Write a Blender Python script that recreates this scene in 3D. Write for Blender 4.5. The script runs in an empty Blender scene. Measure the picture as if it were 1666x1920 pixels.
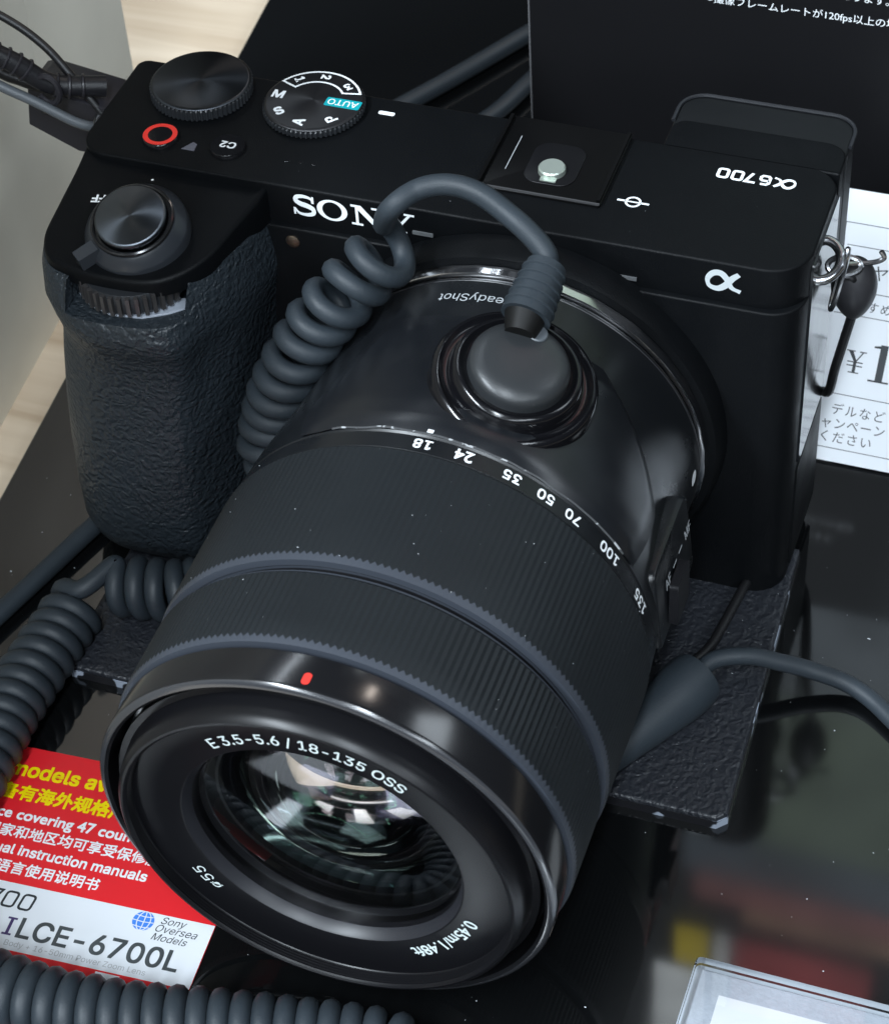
import bpy, bmesh, math, random
from math import sin, cos, pi, radians, sqrt, atan2
from mathutils import Vector, Matrix, noise

# ------------------------------------------------------------------ camera, world, lamps, exposure
# Everything below is written in millimetres in the photo camera's own frame:
# origin at the centre of the lens mount, x to the right of its front, y to its back, z up.
# The counter top lies at z = -36 mm, which is world z = 0.
S = 0.001
ZT = -36.0
def W(p): return Vector((p[0] * S, p[1] * S, (p[2] - ZT) * S))

sc = bpy.context.scene
COL = sc.collection
cd = bpy.data.cameras.new('camera')
cam = bpy.data.objects.new('camera', cd)
COL.objects.link(cam)
sc.camera = cam
cd.sensor_fit = 'HORIZONTAL'
cd.sensor_width = 36.0
cd.lens = 4304.9 / 1666 * 36.0
cd.clip_start = 0.01
cd.clip_end = 50
RX = Vector((0.94390948, 0.3260157, -0.05242756))
RY = Vector((0.20063412, -0.69235368, -0.69310341))
RZ = Vector((-0.26226101, 0.64370812, -0.71892907))
m = Matrix.Identity(4)
for i in range(3):
    m[i][0] = RX[i]; m[i][1] = -RY[i]; m[i][2] = -RZ[i]
m.translation = W((87.374, -247.102, 251.866))
cam.matrix_world = m
cd.dof.use_dof = True
cd.dof.focus_distance = 0.342
cd.dof.aperture_fstop = 75

world = bpy.data.worlds.new('World')
sc.world = world
world.use_nodes = True
bg = world.node_tree.nodes['Background']
bg.inputs[0].default_value = (0.62, 0.72, 0.85, 1)
bg.inputs[1].default_value = 0.05

def lamp(x, y, z, sx, sy, power, col=(0.82, 0.915, 1.0), aim=None):
    l = bpy.data.lights.new('ceiling_lamp', 'AREA')
    l.shape = 'RECTANGLE'; l.size = sx; l.size_y = sy
    l.energy = power; l.color = col
    o = bpy.data.objects.new('ceiling_lamp', l)
    o.location = (x, y, z)
    COL.objects.link(o)
    if aim:
        d = Vector(aim) - Vector(o.location)
        o.rotation_euler = d.to_track_quat('-Z', 'Y').to_euler()
    return o
# shop ceiling fixtures (rows of LED panels running front to back)
lamp(-0.95, 0.9, 1.75, 0.035, 1.3, 6)
lamp(-0.95, -1.3, 1.75, 0.14, 1.3, 98)
lamp(0.32, 1.3, 1.75, 0.05, 1.3, 8, (1.0, 0.88, 0.78))
lamp(0.32, -1.4, 1.75, 0.10, 1.3, 42)
lamp(-1.3, -3.3, 1.9, 0.75, 1.8, 62)
lamp(0.25, -3.6, 1.9, 0.55, 1.8, 62)
lamp(1.8, -3.3, 1.9, 0.75, 1.8, 48)
lamp(0.6, -6.2, 1.9, 4.2, 0.5, 70)
lamp(1.60, 1.2, 1.75, 0.90, 1.3, 26)
lamp(1.60, -1.3, 1.75, 0.30, 1.3, 24)

vs = sc.view_settings
vs.view_transform = 'Standard'
vs.look = 'None'
vs.exposure = 0.0
vs.gamma = 1.0
vs.use_curve_mapping = False
sc.cycles.max_bounces = 10
sc.cycles.transparent_max_bounces = 12
sc.cycles.caustics_reflective = False
sc.cycles.caustics_refractive = False
sc.cycles.sample_clamp_indirect = 4.0

# ------------------------------------------------------------------ materials
def mat(name, col, rough=0.5, spec=0.5, metal=0.0, bump=None, bump_d=0.00012, bump_s=1.0, var=0.0, var_scale=300,
        rvar=0.0, coat=0.0, coat_r=0.05, aniso=0.0, leather=0.0, leather_scale=520, emit=None, wear=None):
    M = bpy.data.materials.new(name)
    M.use_nodes = True
    nt = M.node_tree; N = nt.nodes; L = nt.links
    b = N['Principled BSDF']
    b.inputs['Base Color'].default_value = (*col, 1)
    b.inputs['Roughness'].default_value = rough
    b.inputs['Metallic'].default_value = metal
    b.inputs['Specular IOR Level'].default_value = spec
    b.inputs['Coat Weight'].default_value = coat
    b.inputs['Coat Roughness'].default_value = coat_r
    tc = N.new('ShaderNodeTexCoord')
    def nz(scale, detail=4):
        n = N.new('ShaderNodeTexNoise')
        n.inputs['Scale'].default_value = scale
        n.inputs['Detail'].default_value = detail
        L.new(tc.outputs['Object'], n.inputs['Vector'])
        return n
    if var:
        n = nz(var_scale)
        r = N.new('ShaderNodeMapRange')
        r.inputs['To Min'].default_value = 1 - var
        r.inputs['To Max'].default_value = 1 + var
        L.new(n.outputs['Fac'], r.inputs['Value'])
        x = N.new('ShaderNodeVectorMath'); x.operation = 'SCALE'
        x.inputs[0].default_value = col
        L.new(r.outputs[0], x.inputs['Scale'])
        L.new(x.outputs[0], b.inputs['Base Color'])
    if rvar:
        n = nz(var_scale * 0.4, 6)
        r = N.new('ShaderNodeMapRange')
        r.inputs['From Min'].default_value = 0.3; r.inputs['From Max'].default_value = 0.7
        r.inputs['To Min'].default_value = max(0.01, rough - rvar)
        r.inputs['To Max'].default_value = rough + rvar
        L.new(n.outputs['Fac'], r.inputs['Value'])
        L.new(r.outputs[0], b.inputs['Roughness'])
    h = None
    if bump:
        n = nz(bump, 3)
        h = n.outputs['Fac']
    if leather:
        # pebbled leather: rounded cells with creases, warped by noise
        w = nz(leather_scale * 0.35, 3)
        mx = N.new('ShaderNodeMix'); mx.data_type = 'VECTOR'
        mx.inputs['Factor'].default_value = 0.004
        L.new(tc.outputs['Object'], mx.inputs[4]); L.new(w.outputs['Color'], mx.inputs[5])
        v = N.new('ShaderNodeTexVoronoi'); v.feature = 'SMOOTH_F1'
        v.inputs['Scale'].default_value = leather_scale
        v.inputs['Smoothness'].default_value = 0.6
        L.new(mx.outputs[1], v.inputs['Vector'])
        n2 = nz(leather_scale * 0.9, 5)
        a = N.new('ShaderNodeMath'); a.operation = 'MULTIPLY_ADD'
        a.inputs[1].default_value = -1.0
        L.new(v.outputs['Distance'], a.inputs[0]); L.new(n2.outputs['Fac'], a.inputs[2])
        h = a.outputs[0]
        bump_d = leather
    if h is not None:
        bn = N.new('ShaderNodeBump')
        bn.inputs['Distance'].default_value = bump_d
        bn.inputs['Strength'].default_value = bump_s
        L.new(h, bn.inputs['Height'])
        L.new(bn.outputs['Normal'], b.inputs['Normal'])
    if aniso:
        b.inputs['Anisotropic'].default_value = aniso
        t = N.new('ShaderNodeTangent'); t.direction_type = 'RADIAL'; t.axis = 'Z'
        L.new(t.outputs[0], b.inputs['Tangent'])
    if wear:
        n = nz(wear[0], 2)
        r = N.new('ShaderNodeMapRange')
        r.inputs['From Min'].default_value = wear[1]; r.inputs['From Max'].default_value = wear[1] + 0.02
        L.new(n.outputs['Fac'], r.inputs['Value'])
        mx = N.new('ShaderNodeMix'); mx.data_type = 'RGBA'
        mx.inputs[6].default_value = (*col, 1); mx.inputs[7].default_value = (*wear[2], 1)
        L.new(r.outputs[0], mx.inputs['Factor'])
        L.new(mx.outputs[2], b.inputs['Base Color'])
    if emit:
        b.inputs['Emission Color'].default_value = (*col, 1)
        b.inputs['Emission Strength'].default_value = emit
        if var: L.new(x.outputs[0], b.inputs['Emission Color'])
    return M

M_body = mat('matte black body paint', (0.0028, 0.0033, 0.0040), 0.46, 0.11, bump=4500, bump_d=0.00005, rvar=0.09)
M_top = mat('satin black top cover', (0.0028, 0.0033, 0.0040), 0.46, 0.11, bump=4500, bump_d=0.00005, rvar=0.09)
M_gloss = mat('gloss black plastic', (0.006, 0.006, 0.007), 0.10, 0.5, rvar=0.04)
M_side = mat('smooth side panel', (0.010, 0.011, 0.013), 0.13, 0.6, bump=160, bump_d=0.00006)
M_grip = mat('pebbled grip rubber', (0.017, 0.0225, 0.028), 0.38, 0.5, leather=0.00030, leather_scale=1000)
M_pad = mat('pebbled leatherette', (0.016, 0.018, 0.023), 0.42, 0.5, leather=0.00026, leather_scale=900)
M_padedge = mat('worn board edge', (0.010, 0.010, 0.012), 0.35, 0.5, wear=(190, 0.545, (0.32, 0.36, 0.43)))
M_barrel = mat('lens barrel black', (0.006, 0.007, 0.0085), 0.30, 0.42, rvar=0.05)
M_ring = mat('ribbed ring rubber', (0.0070, 0.0092, 0.0112), 0.55, 0.28, bump=5000, bump_d=0.00003, var=0.15, var_scale=120)
M_ringedge = mat('moulded ring edge', (0.036, 0.042, 0.054), 0.5, 0.4)
M_hood = mat('polished hood ring', (0.007, 0.007, 0.008), 0.17, 0.55, rvar=0.03)
M_lensblack = mat('lens inner black', (0.004, 0.004, 0.005), 0.33, 0.3)
M_lensring = mat('retaining ring grey', (0.014, 0.0145, 0.018), 0.4, 0.45)
M_chrome = mat('chrome mount', (0.62, 0.62, 0.64), 0.13, 0.5, metal=1.0)
M_steel = mat('steel wire', (0.55, 0.56, 0.58), 0.22, 0.5, metal=1.0)
M_screw = mat('brass screw', (0.30, 0.25, 0.20), 0.35, 0.5, metal=1.0)
M_dial = mat('turned black metal', (0.055, 0.060, 0.068), 0.36, 0.5, metal=1.0, aniso=0.85)
M_dial2 = mat('turned shutter metal', (0.13, 0.145, 0.165), 0.34, 0.5, metal=1.0, aniso=0.85)
M_dialflat = mat('mode dial face', (0.007, 0.007, 0.008), 0.3, 0.5)
M_knurl = mat('knurled dial edge', (0.02, 0.022, 0.025), 0.35, 0.5)
M_tooth = mat('dial tooth metal', (0.09, 0.085, 0.085), 0.3, 0.5, metal=0.6)
M_ledge = mat('pale slot ledge', (0.30, 0.33, 0.38), 0.35, 0.5)
M_white = mat('white print', (0.80, 0.83, 0.85), 0.5, 0.3)
M_grey = mat('grey print', (0.38, 0.40, 0.42), 0.5, 0.3)
M_alpha = mat('silver emblem', (0.72, 0.78, 0.80), 0.3, 0.5, metal=0.3)
M_teal = mat('teal print', (0.0, 0.30, 0.34), 0.45, 0.4)
M_red = mat('red print', (0.72, 0.035, 0.025), 0.4, 0.4)
M_cord = mat('grey pvc cord', (0.021, 0.028, 0.035), 0.54, 0.36, bump=2500, bump_d=0.00003, var=0.22, var_scale=110, rvar=0.1)
M_cordblk = mat('black cord', (0.007, 0.007, 0.008), 0.45, 0.4)
M_blk = mat('black moulded plastic', (0.008, 0.008, 0.010), 0.42, 0.35, bump=3000, bump_d=0.00003)
M_clip = mat('scuffed clip plastic', (0.018, 0.017, 0.021), 0.40, 0.4, bump=700, bump_d=0.00004)
M_puck = mat('sensor dome plastic', (0.020, 0.022, 0.024), 0.36, 0.5, bump=4000, bump_d=0.00002)
M_film = mat('glossy adhesive film', (0.006, 0.007, 0.009), 0.32, 0.5, rvar=0.05)
M_bead = mat('soft bead plastic', (0.020, 0.020, 0.023), 0.5, 0.5)
M_tray = mat('black acrylic counter', (0.003, 0.0033, 0.0036), 0.06, 1.0, rvar=0.035, var_scale=60)
M_trayedge = mat('counter edge highlight', (0.16, 0.15, 0.12), 0.3, 0.5)  # beige stands in for light caught by the black acrylic's edge
M_contact = mat('shoe contact metal', (0.50, 0.56, 0.50), 0.30, 0.5, metal=0.7)
M_paper = mat('white card', (0.72, 0.75, 0.79), 0.35, 0.4)
M_redcard = mat('red card print', (0.70, 0.018, 0.025), 0.35, 0.4, var=0.05, var_scale=40)
M_yellow = mat('yellow print', (0.85, 0.66, 0.0), 0.4, 0.4)
M_ink = mat('dark ink', (0.03, 0.035, 0.04), 0.5, 0.3)
M_inkgrey = mat('pale grey ink', (0.42, 0.43, 0.45), 0.5, 0.3)
M_blue = mat('globe blue', (0.05, 0.22, 0.72), 0.4, 0.4)
M_sign = mat('black sign board', (0.006, 0.006, 0.007), 0.42, 0.35)
M_signedge = mat('sign cut edge', (0.11, 0.11, 0.115), 0.5, 0.4)
M_greycard = mat('grey paper', (0.40, 0.44, 0.50), 0.7, 0.2, bump=1500, bump_d=0.0001, var=0.12, var_scale=900)
M_panel = mat('beige plastic panel', (0.74, 0.715, 0.62), 0.30, 0.5, var=0.55, var_scale=11, rvar=0.1)  # the mottling stands in for soft shadows lying across the panel
M_dust = mat('dust', (0.65, 0.68, 0.72), 0.8, 0.2)

def wood_mat():
    M = bpy.data.materials.new('pale wood laminate'); M.use_nodes = True
    nt = M.node_tree; N = nt.nodes; L = nt.links; b = N['Principled BSDF']
    tc = N.new('ShaderNodeTexCoord'); mp = N.new('ShaderNodeMapping')
    mp.inputs['Scale'].default_value = (1.2, 14, 14)
    n = N.new('ShaderNodeTexNoise'); n.inputs['Scale'].default_value = 7; n.inputs['Detail'].default_value = 8
    n.inputs['Distortion'].default_value = 0.5
    r = N.new('ShaderNodeValToRGB')
    r.color_ramp.elements[0].position = 0.30; r.color_ramp.elements[0].color = (0.38, 0.29, 0.20, 1)
    r.color_ramp.elements[1].position = 0.62; r.color_ramp.elements[1].color = (0.56, 0.47, 0.36, 1)
    L.new(tc.outputs['Object'], mp.inputs[0]); L.new(mp.outputs[0], n.inputs['Vector'])
    L.new(n.outputs['Fac'], r.inputs[0]); L.new(r.outputs[0], b.inputs['Base Color'])
    b.inputs['Roughness'].default_value = 0.45
    return M
M_wood = wood_mat()

def glass_mat(name, tint, ior, boost=0.0):
    # coated optical glass: clear, with a coloured Fresnel reflection
    M = bpy.data.materials.new(name); M.use_nodes = True
    nt = M.node_tree; N = nt.nodes; L = nt.links
    N.remove(N['Principled BSDF'])
    out = N['Material Output']
    t = N.new('ShaderNodeBsdfTransparent'); g = N.new('ShaderNodeBsdfGlossy')
    g.inputs['Color'].default_value = (*tint, 1); g.inputs['Roughness'].default_value = 0.0
    f = N.new('ShaderNodeFresnel'); f.inputs[0].default_value = ior
    a = N.new('ShaderNodeMath'); a.operation = 'ADD'; a.inputs[1].default_value = boost
    mx = N.new('ShaderNodeMixShader')
    L.new(f.outputs[0], a.inputs[0]); L.new(a.outputs[0], mx.inputs[0])
    L.new(t.outputs[0], mx.inputs[1]); L.new(g.outputs[0], mx.inputs[2])
    L.new(mx.outputs[0], out.inputs['Surface'])
    return M
M_glass1 = glass_mat('front element coating', (0.95, 0.97, 1.0), 1.5, 0.02)
M_glass2 = glass_mat('second element coating', (0.86, 0.82, 1.0), 1.6, 0.12)
M_glass3 = glass_mat('rear element coating', (0.72, 1.0, 0.92), 1.8, 0.46)
M_glass4 = glass_mat('amber element coating', (1.0, 0.93, 0.84), 1.8, 0.50)
M_acrylic = glass_mat('clear acrylic', (1, 1, 1), 1.33, 0.0)

# ------------------------------------------------------------------ object helpers
ROOT = {}
def origin_of(o):
    while o.parent: o = o.parent
    return ROOT[o.name]
def thing(name, label, cat, base, group=None):
    o = bpy.data.objects.new(name, None); COL.objects.link(o)
    o.empty_display_size = 0.005
    o.location = W(base); o['label'] = label; o['category'] = cat
    if group: o['group'] = group
    ROOT[o.name] = Vector(base)
    return o
def mk(name, V, F, material, parent=None, smooth=True, angle=35, kind=None, label=None, cat=None, group=None, base=None):
    """V in mm; one mesh object, child of parent (vertices relative to the thing's base) or a thing of its own"""
    og = origin_of(parent) if parent else (Vector(base) if base else Vector((0, 0, ZT)))
    me = bpy.data.meshes.new(name)
    me.from_pydata([((v[0] - og[0]) * S, (v[1] - og[1]) * S, (v[2] - og[2]) * S) for v in V], [], F)
    mats = material if isinstance(material, list) else [material]
    for x in mats: me.materials.append(x)
    me.validate()
    bm = bmesh.new(); bm.from_mesh(me)
    bmesh.ops.recalc_face_normals(bm, faces=bm.faces)
    bm.to_mesh(me); bm.free()
    if smooth:
        for p in me.polygons: p.use_smooth = len(p.vertices) <= 4
        me.set_sharp_from_angle(angle=radians(angle))
    o = bpy.data.objects.new(name, me); COL.objects.link(o)
    if parent: o.parent = parent
    else:
        o.location = W(og); ROOT[o.name] = og
    if kind: o['kind'] = kind
    if label: o['label'] = label
    if cat: o['category'] = cat
    if group: o['group'] = group
    return o
def setmat(o, fn):
    for p in o.data.polygons: p.material_index = fn(p)

def join(*parts):
    V, F = [], []
    for v, f in parts:
        n = len(V); V += list(v); F += [[i + n for i in q] for q in f]
    return V, F
def box(x0, x1, y0, y1, z0, z1):
    V = [(x, y, z) for z in (z0, z1) for y in (y0, y1) for x in (x0, x1)]
    F = [(0, 1, 3, 2), (4, 6, 7, 5), (0, 4, 5, 1), (2, 3, 7, 6), (0, 2, 6, 4), (1, 5, 7, 3)]
    return V, F
def cr(P, n=8, closed=False):
    """Catmull-Rom through points"""
    P = [Vector(p) for p in P]; out = []; k = len(P)
    rng = range(k if closed else k - 1)
    for i in rng:
        a, b, c, d = (P[(i - 1) % k] if closed or i > 0 else P[0] * 2 - P[1]), P[i], P[(i + 1) % k], (P[(i + 2) % k] if closed or i + 2 < k else P[i + 1] * 2 - P[i])
        for j in range(n):
            t = j / n
            out.append(0.5 * ((2 * b) + (c - a) * t + (2 * a - 5 * b + 4 * c - d) * t * t + (3 * b - a - 3 * c + d) * t ** 3))
    if not closed: out.append(P[-1])
    return out
def rrect(x0, x1, y0, y1, r, n=6):
    if not isinstance(r, (list, tuple)): r = [r] * 4
    out = []
    for (cx, cy, a0, rr) in ((x1, y0, -90, r[0]), (x1, y1, 0, r[1]), (x0, y1, 90, r[2]), (x0, y0, 180, r[3])):
        sx = -1 if cx == x1 else 1; sy = -1 if cy == y1 else 1
        for k in range(n + 1):
            a = radians(a0 + 90 * k / n)
            out.append((cx + sx * rr + rr * cos(a), cy + sy * rr + rr * sin(a)))
    return out
def inset(P, d):
    n = len(P); out = []
    for i in range(n):
        a = Vector(P[i - 1]); b = Vector(P[i]); c = Vector(P[(i + 1) % n])
        e1 = (b - a); e2 = (c - b)
        if e1.length < 1e-9: e1 = e2
        if e2.length < 1e-9: e2 = e1
        n1 = Vector((-e1.y, e1.x)).normalized(); n2 = Vector((-e2.y, e2.x)).normalized()
        q = (n1 + n2)
        q = q.normalized() / max(0.5, (q.normalized().dot(n1))) if q.length > 1e-6 else n1
        out.append((b.x + q.x * d, b.y + q.y * d))
    return out
def prism(P, z0, z1, bev=0.0, zf=None, nb=3, bot=True):
    """outline (counter-clockwise) extruded z0..z1 with a rounded top edge; zf(x,y) bends the top"""
    rings = []
    n = len(P)
    rings.append([(x, y, z0) for x, y in P])
    if bev:
        for k in range(nb + 1):
            a = pi / 2 * k / nb
            Q = inset(P, bev * (1 - cos(a)))
            rings.append([(x, y, z1 - bev + bev * sin(a)) for x, y in Q])
    else:
        rings.append([(x, y, z1) for x, y in P])
    if zf: rings = [rings[0]] + [[(x, y, z + zf(x, y)) for x, y, z in r] for r in rings[1:]]
    V = [v for r in rings for v in r]; F = []
    for r in range(len(rings) - 1):
        for i in range(n):
            j = (i + 1) % n
            F.append((r * n + i, r * n + j, (r + 1) * n + j, (r + 1) * n + i))
    F.append([(len(rings) - 1) * n + i for i in range(n)])
    if bot: F.append([i for i in range(n)][::-1])
    return V, F
def loft(rings, cap=True, closed=True):
    n = len(rings[0]); V = [v for r in rings for v in r]; F = []
    for r in range(len(rings) - 1):
        for i in range(n if closed else n - 1):
            j = (i + 1) % n
            F.append((r * n + i, r * n + j, (r + 1) * n + j, (r + 1) * n + i))
    if cap:
        F.append([i for i in range(n)][::-1]); F.append([(len(rings) - 1) * n + i for i in range(n)])
    return V, F
def rev_y(prof, seg=128, closed=False):
    """revolve (y, R) profile about the lens axis (y axis)"""
    V, F = [], []
    for y, R in prof:
        for i in range(seg):
            a = 2 * pi * i / seg
            V.append((R * sin(a), y, R * cos(a)))
    k = len(prof)
    for r in range(k - 1 + (1 if closed else 0)):
        for i in range(seg):
            j = (i + 1) % seg; r2 = (r + 1) % k
            F.append((r * seg + i, r * seg + j, r2 * seg + j, r2 * seg + i))
    return V, F
def rev_z(prof, c, seg=96, frame=None, knurl=0, kn=0, kband=None):
    """revolve (R, h) profile about an upright axis at c (or an axis frame (ex, ey, ez)); optional knurled band"""
    ex, ey, ez = frame or (Vector((1, 0, 0)), Vector((0, 1, 0)), Vector((0, 0, 1)))
    c = Vector(c); V, F = [], []
    for q, (R, h) in enumerate(prof):
        for i in range(seg):
            a = 2 * pi * i / seg
            RR = R
            if knurl and q in kband: RR = R - (knurl if (i * kn * 2 // seg) % 2 else 0)
            V.append(c + ex * (RR * cos(a)) + ey * (RR * sin(a)) + ez * h)
    for r in range(len(prof) - 1):
        for i in range(seg):
            j = (i + 1) % seg
            F.append((r * seg + i, r * seg + j, (r + 1) * seg + j, (r + 1) * seg + i))
    if prof[-1][0] > 1e-6: F.append([(len(prof) - 1) * seg + i for i in range(seg)])
    if prof[0][0] > 1e-6: F.append([i for i in range(seg)][::-1])
    return V, F
def frames(P):
    T = []
    for i in range(len(P)):
        a = P[max(0, i - 1)]; b = P[min(len(P) - 1, i + 1)]
        T.append((b - a).normalized())
    up = Vector((0, 0, 1)) if abs(T[0].z) < 0.9 else Vector((1, 0, 0))
    n = T[0].cross(up).normalized(); out = []
    for i in range(len(P)):
        n = (n - T[i] * n.dot(T[i])).normalized()
        out.append((T[i], n, T[i].cross(n)))
    return out
def tube(P, r, seg=10, cap=True, rf=None):
    P = [Vector(p) for p in P]; fr = frames(P); rings = []
    for i, p in enumerate(P):
        rr = rf(i / (len(P) - 1)) if rf else r
        t, n, b = fr[i]
        rings.append([tuple(p + (n * cos(2 * pi * k / seg) + b * sin(2 * pi * k / seg)) * rr) for k in range(seg)])
    return loft(rings, cap)
def resample(P, step):
    P = [Vector(p) for p in P]; out = [P[0]]; acc = 0.0
    for i in range(1, len(P)):
        d = (P[i] - P[i - 1]).length
        while acc + d >= step:
            t = (step - acc) / d
            q = P[i - 1].lerp(P[i], t)
            out.append(q); P[i - 1] = q; d = (P[i] - q).length; acc = 0.0
        acc += d
    return out
def coil_path(axis, R, pitch, phase=0.0, per=22, jit=0.05, seed=1, hand=1, stretch=None):
    """helix about a smooth axis, in mm"""
    A = resample(cr(axis, 30), 0.05); fr = frames(A)
    rnd = random.Random(seed); out = []; ph = phase; nxt = ph
    tot = len(A) * 0.05
    for i in range(len(A)):
        s = i * 0.05
        pt = pitch * (stretch(s / tot) if stretch else 1.0)
        pt *= 1 + jit * noise.noise(Vector((s * 0.23, seed * 7.1, 0)))
        ph += 2 * pi * 0.05 / pt
        if ph >= nxt:
            t, n, b = fr[i]
            RR = R * (1 + 0.025 * noise.noise(Vector((s * 0.31, seed * 3.3, 5))))
            out.append(A[i] + (n * cos(ph * hand) + b * sin(ph * hand)) * RR)
            nxt += 2 * pi / per
    return out

# lettering -------------------------------------------------------
import os
def bundled(name):      # Blender's own bundled interface fonts
    try: return bpy.data.fonts.load(os.path.join(bpy.utils.system_resource('DATAFILES'), 'fonts', name))
    except Exception: return None
FONT = bundled('Inter.woff2')
def text_geo(s, size, bold=0.0, shear=0.0, space=1.0, wide=1.0):
    """flat lettering, centred on its own box: list of (u, v) verts in mm and faces"""
    cu = bpy.data.curves.new('t', 'FONT')
    cu.body = s; cu.size = 1.0; cu.shear = shear; cu.space_character = space
    cu.resolution_u = 3; cu.fill_mode = 'FRONT'
    if FONT and all(ord(c) < 0x2000 for c in s) and '4' not in s: cu.font = FONT
    ob = bpy.data.objects.new('t', cu); COL.objects.link(ob)
    dg = bpy.context.evaluated_depsgraph_get()
    me = bpy.data.meshes.new_from_object(ob.evaluated_get(dg))
    V = [(v.co.x * size * wide, v.co.y * size) for v in me.vertices]
    F = [list(p.vertices) for p in me.polygons]
    bpy.data.objects.remove(ob); bpy.data.curves.remove(cu); bpy.data.meshes.remove(me)
    if not V: return [], []
    return V, F
def center(V, ax='c'):
    x0 = min(v[0] for v in V); x1 = max(v[0] for v in V)
    y0 = min(v[1] for v in V); y1 = max(v[1] for v in V)
    ox = {'c': (x0 + x1) / 2, 'l': x0, 'r': x1}[ax]
    return [(u - ox, v - (y0 + y1) / 2) for u, v in V]
def letters(name, s, size, mapf, material, parent, bold=0.0, shear=0.0, align='c', fit=None, space=1.0, wide=1.0, geo=None, base=False, heavy=0.0):
    V, F = geo or text_geo(s, size, bold, shear, space, wide)
    if not V: return None
    if base:
        x0 = min(v[0] for v in V); V = [(u - x0, v) for u, v in V]
    else: V = center(V, align)
    if fit:
        w = max(v[0] for v in V) - min(v[0] for v in V); k = fit / w
        V = [(u * k, v * k) for u, v in V]
    if bold and not heavy and not geo: heavy = bold * size * 2.0
    if heavy:       # heavier strokes: the same outline laid four times, each a hair above the last
        n = len(V); P = []; G = []
        for k, (a, b) in enumerate(((-0.5, -0.5), (0.5, -0.5), (-0.5, 0.5), (0.5, 0.5))):
            for u, v in V:
                p0 = Vector(mapf(u + a * heavy, v + b * heavy))
                nn = (Vector(mapf(u + 0.1, v)) - Vector(mapf(u, v))).cross(Vector(mapf(u, v + 0.1)) - Vector(mapf(u, v))).normalized()
                P.append(p0 + nn * (0.010 * k))
            G += [[i + k * n for i in f] for f in F]
        return mk(name, P, G, material, parent, smooth=False)
    return mk(name, [mapf(u, v) for u, v in V], F, material, parent, smooth=False)
def stroke(P, w, closed=False, i0=0):
    """thick polyline with mitred joints as flat (u,v) geometry"""
    P = [Vector((p[0], p[1])) for p in P]; n = len(P); L_, R_ = [], []
    for i in range(n):
        a = P[i - 1] if (i or closed) else None; c = P[(i + 1) % n] if (i < n - 1 or closed) else None
        d1 = (P[i] - a).normalized() if a is not None else None
        d2 = (c - P[i]).normalized() if c is not None else None
        d1 = d1 if d1 is not None else d2; d2 = d2 if d2 is not None else d1
        n1 = Vector((-d1.y, d1.x)); n2 = Vector((-d2.y, d2.x))
        q = (n1 + n2).normalized(); q = q / max(0.45, q.dot(n1))
        ww = w[i] if isinstance(w, list) else w
        L_.append(P[i] + q * ww / 2); R_.append(P[i] - q * ww / 2)
    V = [tuple(x) for x in L_] + [tuple(x) for x in R_]
    F = [(i, (i + 1) % n, n + (i + 1) % n, n + i) for i in range(n if closed else n - 1)]
    return V, F
def merge2(*gs):
    V, F = [], []
    for v, f in gs:
        k = len(V); V += v; F += [[i + k for i in q] for q in f]
    return V, F
def shift(g, dx, dy=0, s=1.0): return [(u * s + dx, v * s + dy) for u, v in g[0]], g[1]
def arc2(cx, cy, rx, ry, a0, a1, n=20):
    return [(cx + rx * cos(radians(a0 + (a1 - a0) * k / n)), cy + ry * sin(radians(a0 + (a1 - a0) * k / n))) for k in range(n + 1)]
def poly(P): return [tuple(p) for p in P], [list(range(len(P)))]

# placing functions for print
def on_z(cx, cy, z, rot=0):
    c, s = cos(radians(rot)), sin(radians(rot))
    return lambda u, v: (cx + u * c - v * s, cy + u * s + v * c, z)
def on_front(cx, cz, y):
    return lambda u, v: (cx + u, y, cz + v)
def on_barrel(theta, y0, Rf, flip=True):
    """print that reads upright from behind the camera"""
    def f(u, v):
        y = y0 - v if flip else y0 + v
        R = Rf(y)
        a = radians(theta) - (u / R if flip else -u / R)
        return (R * sin(a), y, R * cos(a))
    return f

# ------------------------------------------------------------------ counter, shelf, backing panel
TA = radians(4.6)                                   # the counter stands slightly turned to the camera body
def turn(x, y, cx=-95.5, cy=0.0):
    dx, dy = x - cx, y - cy
    return (cx + dx * cos(TA) - dy * sin(TA), cy + dx * sin(TA) + dy * cos(TA))
tray = [turn(-95.5, -420), turn(420, -420), turn(420, 620), turn(-95.5, 620)]
o = mk('counter', *prism(tray, -42.0, -36.0, 0.35, nb=2), [M_tray, M_trayedge], None, smooth=False, base=(0, 0, -42), kind='structure')
setmat(o, lambda p: 1 if abs(p.normal.z) < 0.5 else 0)
tray2 = [turn(-95.5 - 0.3, -420), turn(-95.5 - 0.05, -420), turn(-95.5 - 0.05, 620), turn(-95.5 - 0.3, 620)]
mk('edge_highlight', *prism(tray2, -41.9, -36.6, 0), M_trayedge, o, smooth=False)  # pale strip painted as the highlight along the counter's left edge
sh = [(-1200, -700), (900, -700), (900, 1500), (-1200, 1500)]
mk('wooden_shelf', *prism(sh, -62, -42.02, 0), M_wood, None, base=(0, 0, -62), kind='structure')
pp = [turn(-109.5, -160, -95.5, 0), turn(-106.0, -160, -95.5, 0), turn(-106.0, 98, -95.5, 0), turn(-109.5, 98, -95.5, 0)]
mk('divider_panel', *prism(pp, -42.0, 150, 0.8), M_panel, None, smooth=False, base=(-108, 0, -42), label='beige grey plastic divider panel standing on the wooden shelf at left', cat='panel')

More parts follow.
